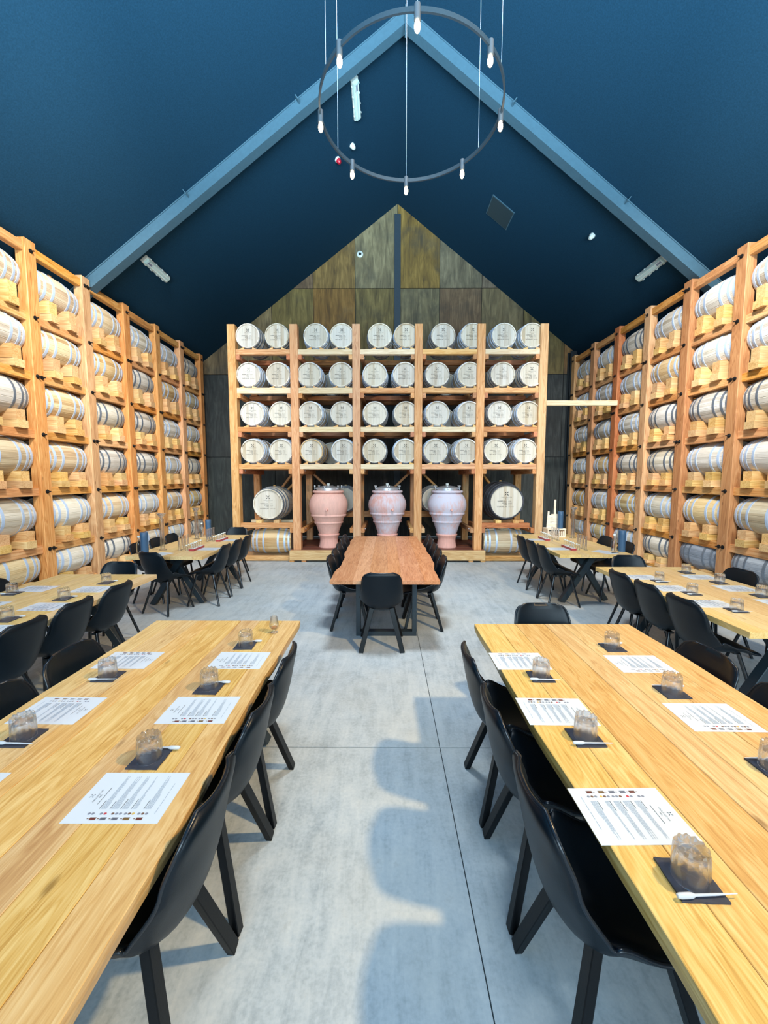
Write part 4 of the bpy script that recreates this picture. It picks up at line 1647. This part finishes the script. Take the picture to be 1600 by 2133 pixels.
def gift_tube(label, x, y, z=TZ):
    t = thing('gift_tube', label, 'tube', (x, y, z), 0, 'slate blue card tubes')
    m = MB()
    m.lathe([(0.0, 0.0), (0.048, 0.0), (0.048, 0.235), (0.0, 0.235)], 28, cap=False)
    m.build('body', M['navy_card'], t, 40)
    m = MB()
    m.lathe([(0.0, 0.2352), (0.0485, 0.2352), (0.049, 0.30), (0.047, 0.303), (0.0, 0.303)], 28, cap=False)
    m.build('cap', M['navy_card'], t, 40)


VIA = None


def vial_meshes():
    m = MB()
    m.lathe([(0.0, 0.0), (0.016, 0.0), (0.017, 0.003), (0.017, 0.045), (0.010, 0.055), (0.009, 0.068), (0.0115, 0.07), (0.0115, 0.073), (0.0, 0.073)], 16, cap=False)
    return m.mesh('body', M['glass'], 40)


VIA = vial_meshes()
m = MB()
m.lathe([(0.0, 0.073), (0.012, 0.0735), (0.012, 0.086), (0.0, 0.087)], 12, cap=False)
VCAP = m.mesh('cap', M['white_plastic'], 40)
m = MB()
m.lathe([(0.0, 0.0), (0.028, 0.0), (0.028, 0.005), (0.012, 0.010), (0.0135, 0.018), (0.0135, 0.20), (0.0155, 0.203), (0.012, 0.20), (0.012, 0.02), (0.0, 0.02)], 18, cap=False)
CYL = m.mesh('measuring_cylinder', M['glass'], 40)


def kit(where, x, y, d, n_cyl=4, tube_tone='clear'):
    """d: +1 when the diners sit to +X of the kit"""
    t = thing('vial_tray', 'long red tray with clear vials on the %s' % where, 'tray', (x, y, TZ), 0, 'red vial trays')
    m = MB()
    m.beam((0, -0.17, 0.016), (0, 0.17, 0.016), 0.075, 0.030, 0.003)
    m.build('block', M['red_tray'], t)
    m = MB()
    m.box(-0.030, 0.030, -0.165, 0.165, 0.0312, 0.0345)
    m.build('strip', M['white_plastic'], t)
    for i in range(5):
        for r_, xx in ((0, 0.0), (1, -d * 0.085)):
            nm = ('on red tray' if r_ == 0 else 'beside red tray')
            z = TZ + (0.0348 if r_ == 0 else 0)
            v = thing('sample_vial', 'clear vial %s, %s, %s from camera' % (nm, where, ORD1[i] if i < 4 else 'farthest'), 'vial', (x + xx, y - 0.132 + 0.066 * i, z), 0, 'vials %s, %s' % (nm, where))
            put('body', VIA, v)
            put('cap', VCAP, v)
    for i in range(n_cyl):
        c = put('measuring_cylinder', CYL, None, (x - d * 0.19, y - 0.13 + 0.085 * i, TZ))
        tag(c, 'tall thin measuring cylinder, %s, %s from camera' % (where, ORD1[i]), 'cylinder', 'measuring cylinders on the %s' % where)


def sheet(label, x, y, rz, w=0.21, h=0.297):
    t = thing('paper_sheet', label, 'paper', (x, y, TZ), rz, 'paper sheets on the back tables')
    m = MB()
    m.prism([(-w / 2, -h / 2), (w / 2, -h / 2), (w / 2, h / 2), (-w / 2, h / 2)], 0, 0.0006)
    m.build('sheet', M['paper'], t)
    vs, fs = [], []
    rg = random.Random(5)
    for k in range(12):
        x0 = -0.08
        while x0 < 0.07:
            ww = rg.uniform(0.006, 0.018)
            quad(vs, fs, x0, x0 + ww, 0.10 - 0.017 * k, 0.103 - 0.017 * k)
            x0 += ww + 0.003
    tag(put('text_print', flat_mesh('text_print', vs, fs, M['text'], lambda a, b, c: (a, b, 0.001)), t), kind='stuff')


glass_column('tall glass cylinder with funnel nearer the camera on back left table', -3.26, 5.78, 0.46)
glass_column('tall glass cylinder with funnel farther along the back left table', -3.26, 6.84, 0.46)
glass_column('tall glass cylinder with funnel beside the blond stand on back right table', 3.27, 7.02, 0.46)
bottle('clear stoppered bottle at the near end of the back left table', -3.43, 5.50)
gift_tube('slate blue card tube at the near end of the back left table', -3.33, 5.46)
bottle('clear stoppered bottle at the far end of the back left table', -3.30, 7.12)
gift_tube('slate blue card tube at the far end of the back left table', -3.20, 7.16)
bottle('clear stoppered bottle at the near end of the back right table', 3.27, 5.74)
gift_tube('slate blue card tube at the near end of the back right table', 3.37, 5.72)
kit('near half of the back left table', -2.80, 5.86, 1)
kit('far half of the back left table', -2.78, 6.72, 1)
kit('near half of the back right table', 2.72, 5.95, -1)
kit('far half of the back right table', 2.70, 6.85, -1)
sheet('white paper beside the red tray, near half of the back left table', -2.63, 5.88, PI / 2)
sheet('white paper beside the red tray, far half of the back left table', -2.61, 6.72, PI / 2)
sheet('white paper beside the blue tube on the back left table', -3.12, 5.44, -0.3)
sheet('white paper beside the red tray, near half of the back right table', 2.54, 5.92, -PI / 2)
sheet('white paper beside the red tray, far half of the back right table', 2.53, 6.82, -PI / 2)
sheet('white paper beside the blue tube on the back right table', 3.10, 5.66, 0.5)
m = MB()
m.lathe([(0.0, -0.07), (0.005, -0.07), (0.005, 0.05), (0.001, 0.07), (0.0, 0.07)], 10, 'X', (0, 0, 0.005))
o = tag(m.build('pen', M['black_steel'], None, 40, loc=(3.22, 5.60, TZ), rot=(0, 0, 0.3)), 'black pen beside the white paper on the back right table', 'pen')

# blond wooden stand on the back right table
t = thing('display_stand', 'blond plywood bottling stand with upright arm on the back right table', 'stand', (3.03, 7.22, TZ))
m = MB()
m.box(-0.16, 0.16, -0.10, 0.10, 0.0, 0.016)
m.build('base', M['white_wood'], t)
for sx in (-1, 1):
    m = MB()
    m.box(sx * 0.15 - 0.010, sx * 0.15 + 0.010, -0.10, 0.10, 0.0165, 0.125)
    m.build('side_panel', M['white_wood'], t)
for i in range(9):
    m = MB()
    x = -0.118 + 0.0295 * i
    m.box(x - 0.007, x + 0.007, -0.095, -0.083, 0.0165, 0.105)
    m.build('slat', M['white_wood'], t)
m = MB()
m.box(-0.165, 0.165, -0.105, 0.105, 0.1255, 0.150)
m.build('shelf', M['white_wood'], t)
m = MB()
m.prism([(-0.135, 0.1505), (0.135, 0.1505), (0.118, 0.40), (-0.055, 0.40), (-0.055, 0.385), (-0.09, 0.385), (-0.09, 0.45), (-0.118, 0.45)], 0.02, 0.036, 'XZ')
m.build('back_panel', M['white_wood'], t)
m = MB()
m.box(0.0, 0.032, 0.037, 0.057, 0.1505, 0.66)
m.build('upright_arm', M['white_wood'], t)
vs, fs = [], []
rg = random.Random(8)
for k in range(6):
    quad(vs, fs, -0.075, -0.075 + rg.uniform(0.04, 0.075), 0.33 - 0.022 * k, 0.335 - 0.022 * k)
tag(put('printed_text', flat_mesh('printed_text', vs, fs, M['grey_ink'], lambda a, b, c: (a, 0.0193, b)), t), kind='stuff')
gift_tube('slate blue card tube standing on the shelf of the blond stand', 3.11, 7.17, TZ + 0.1505)
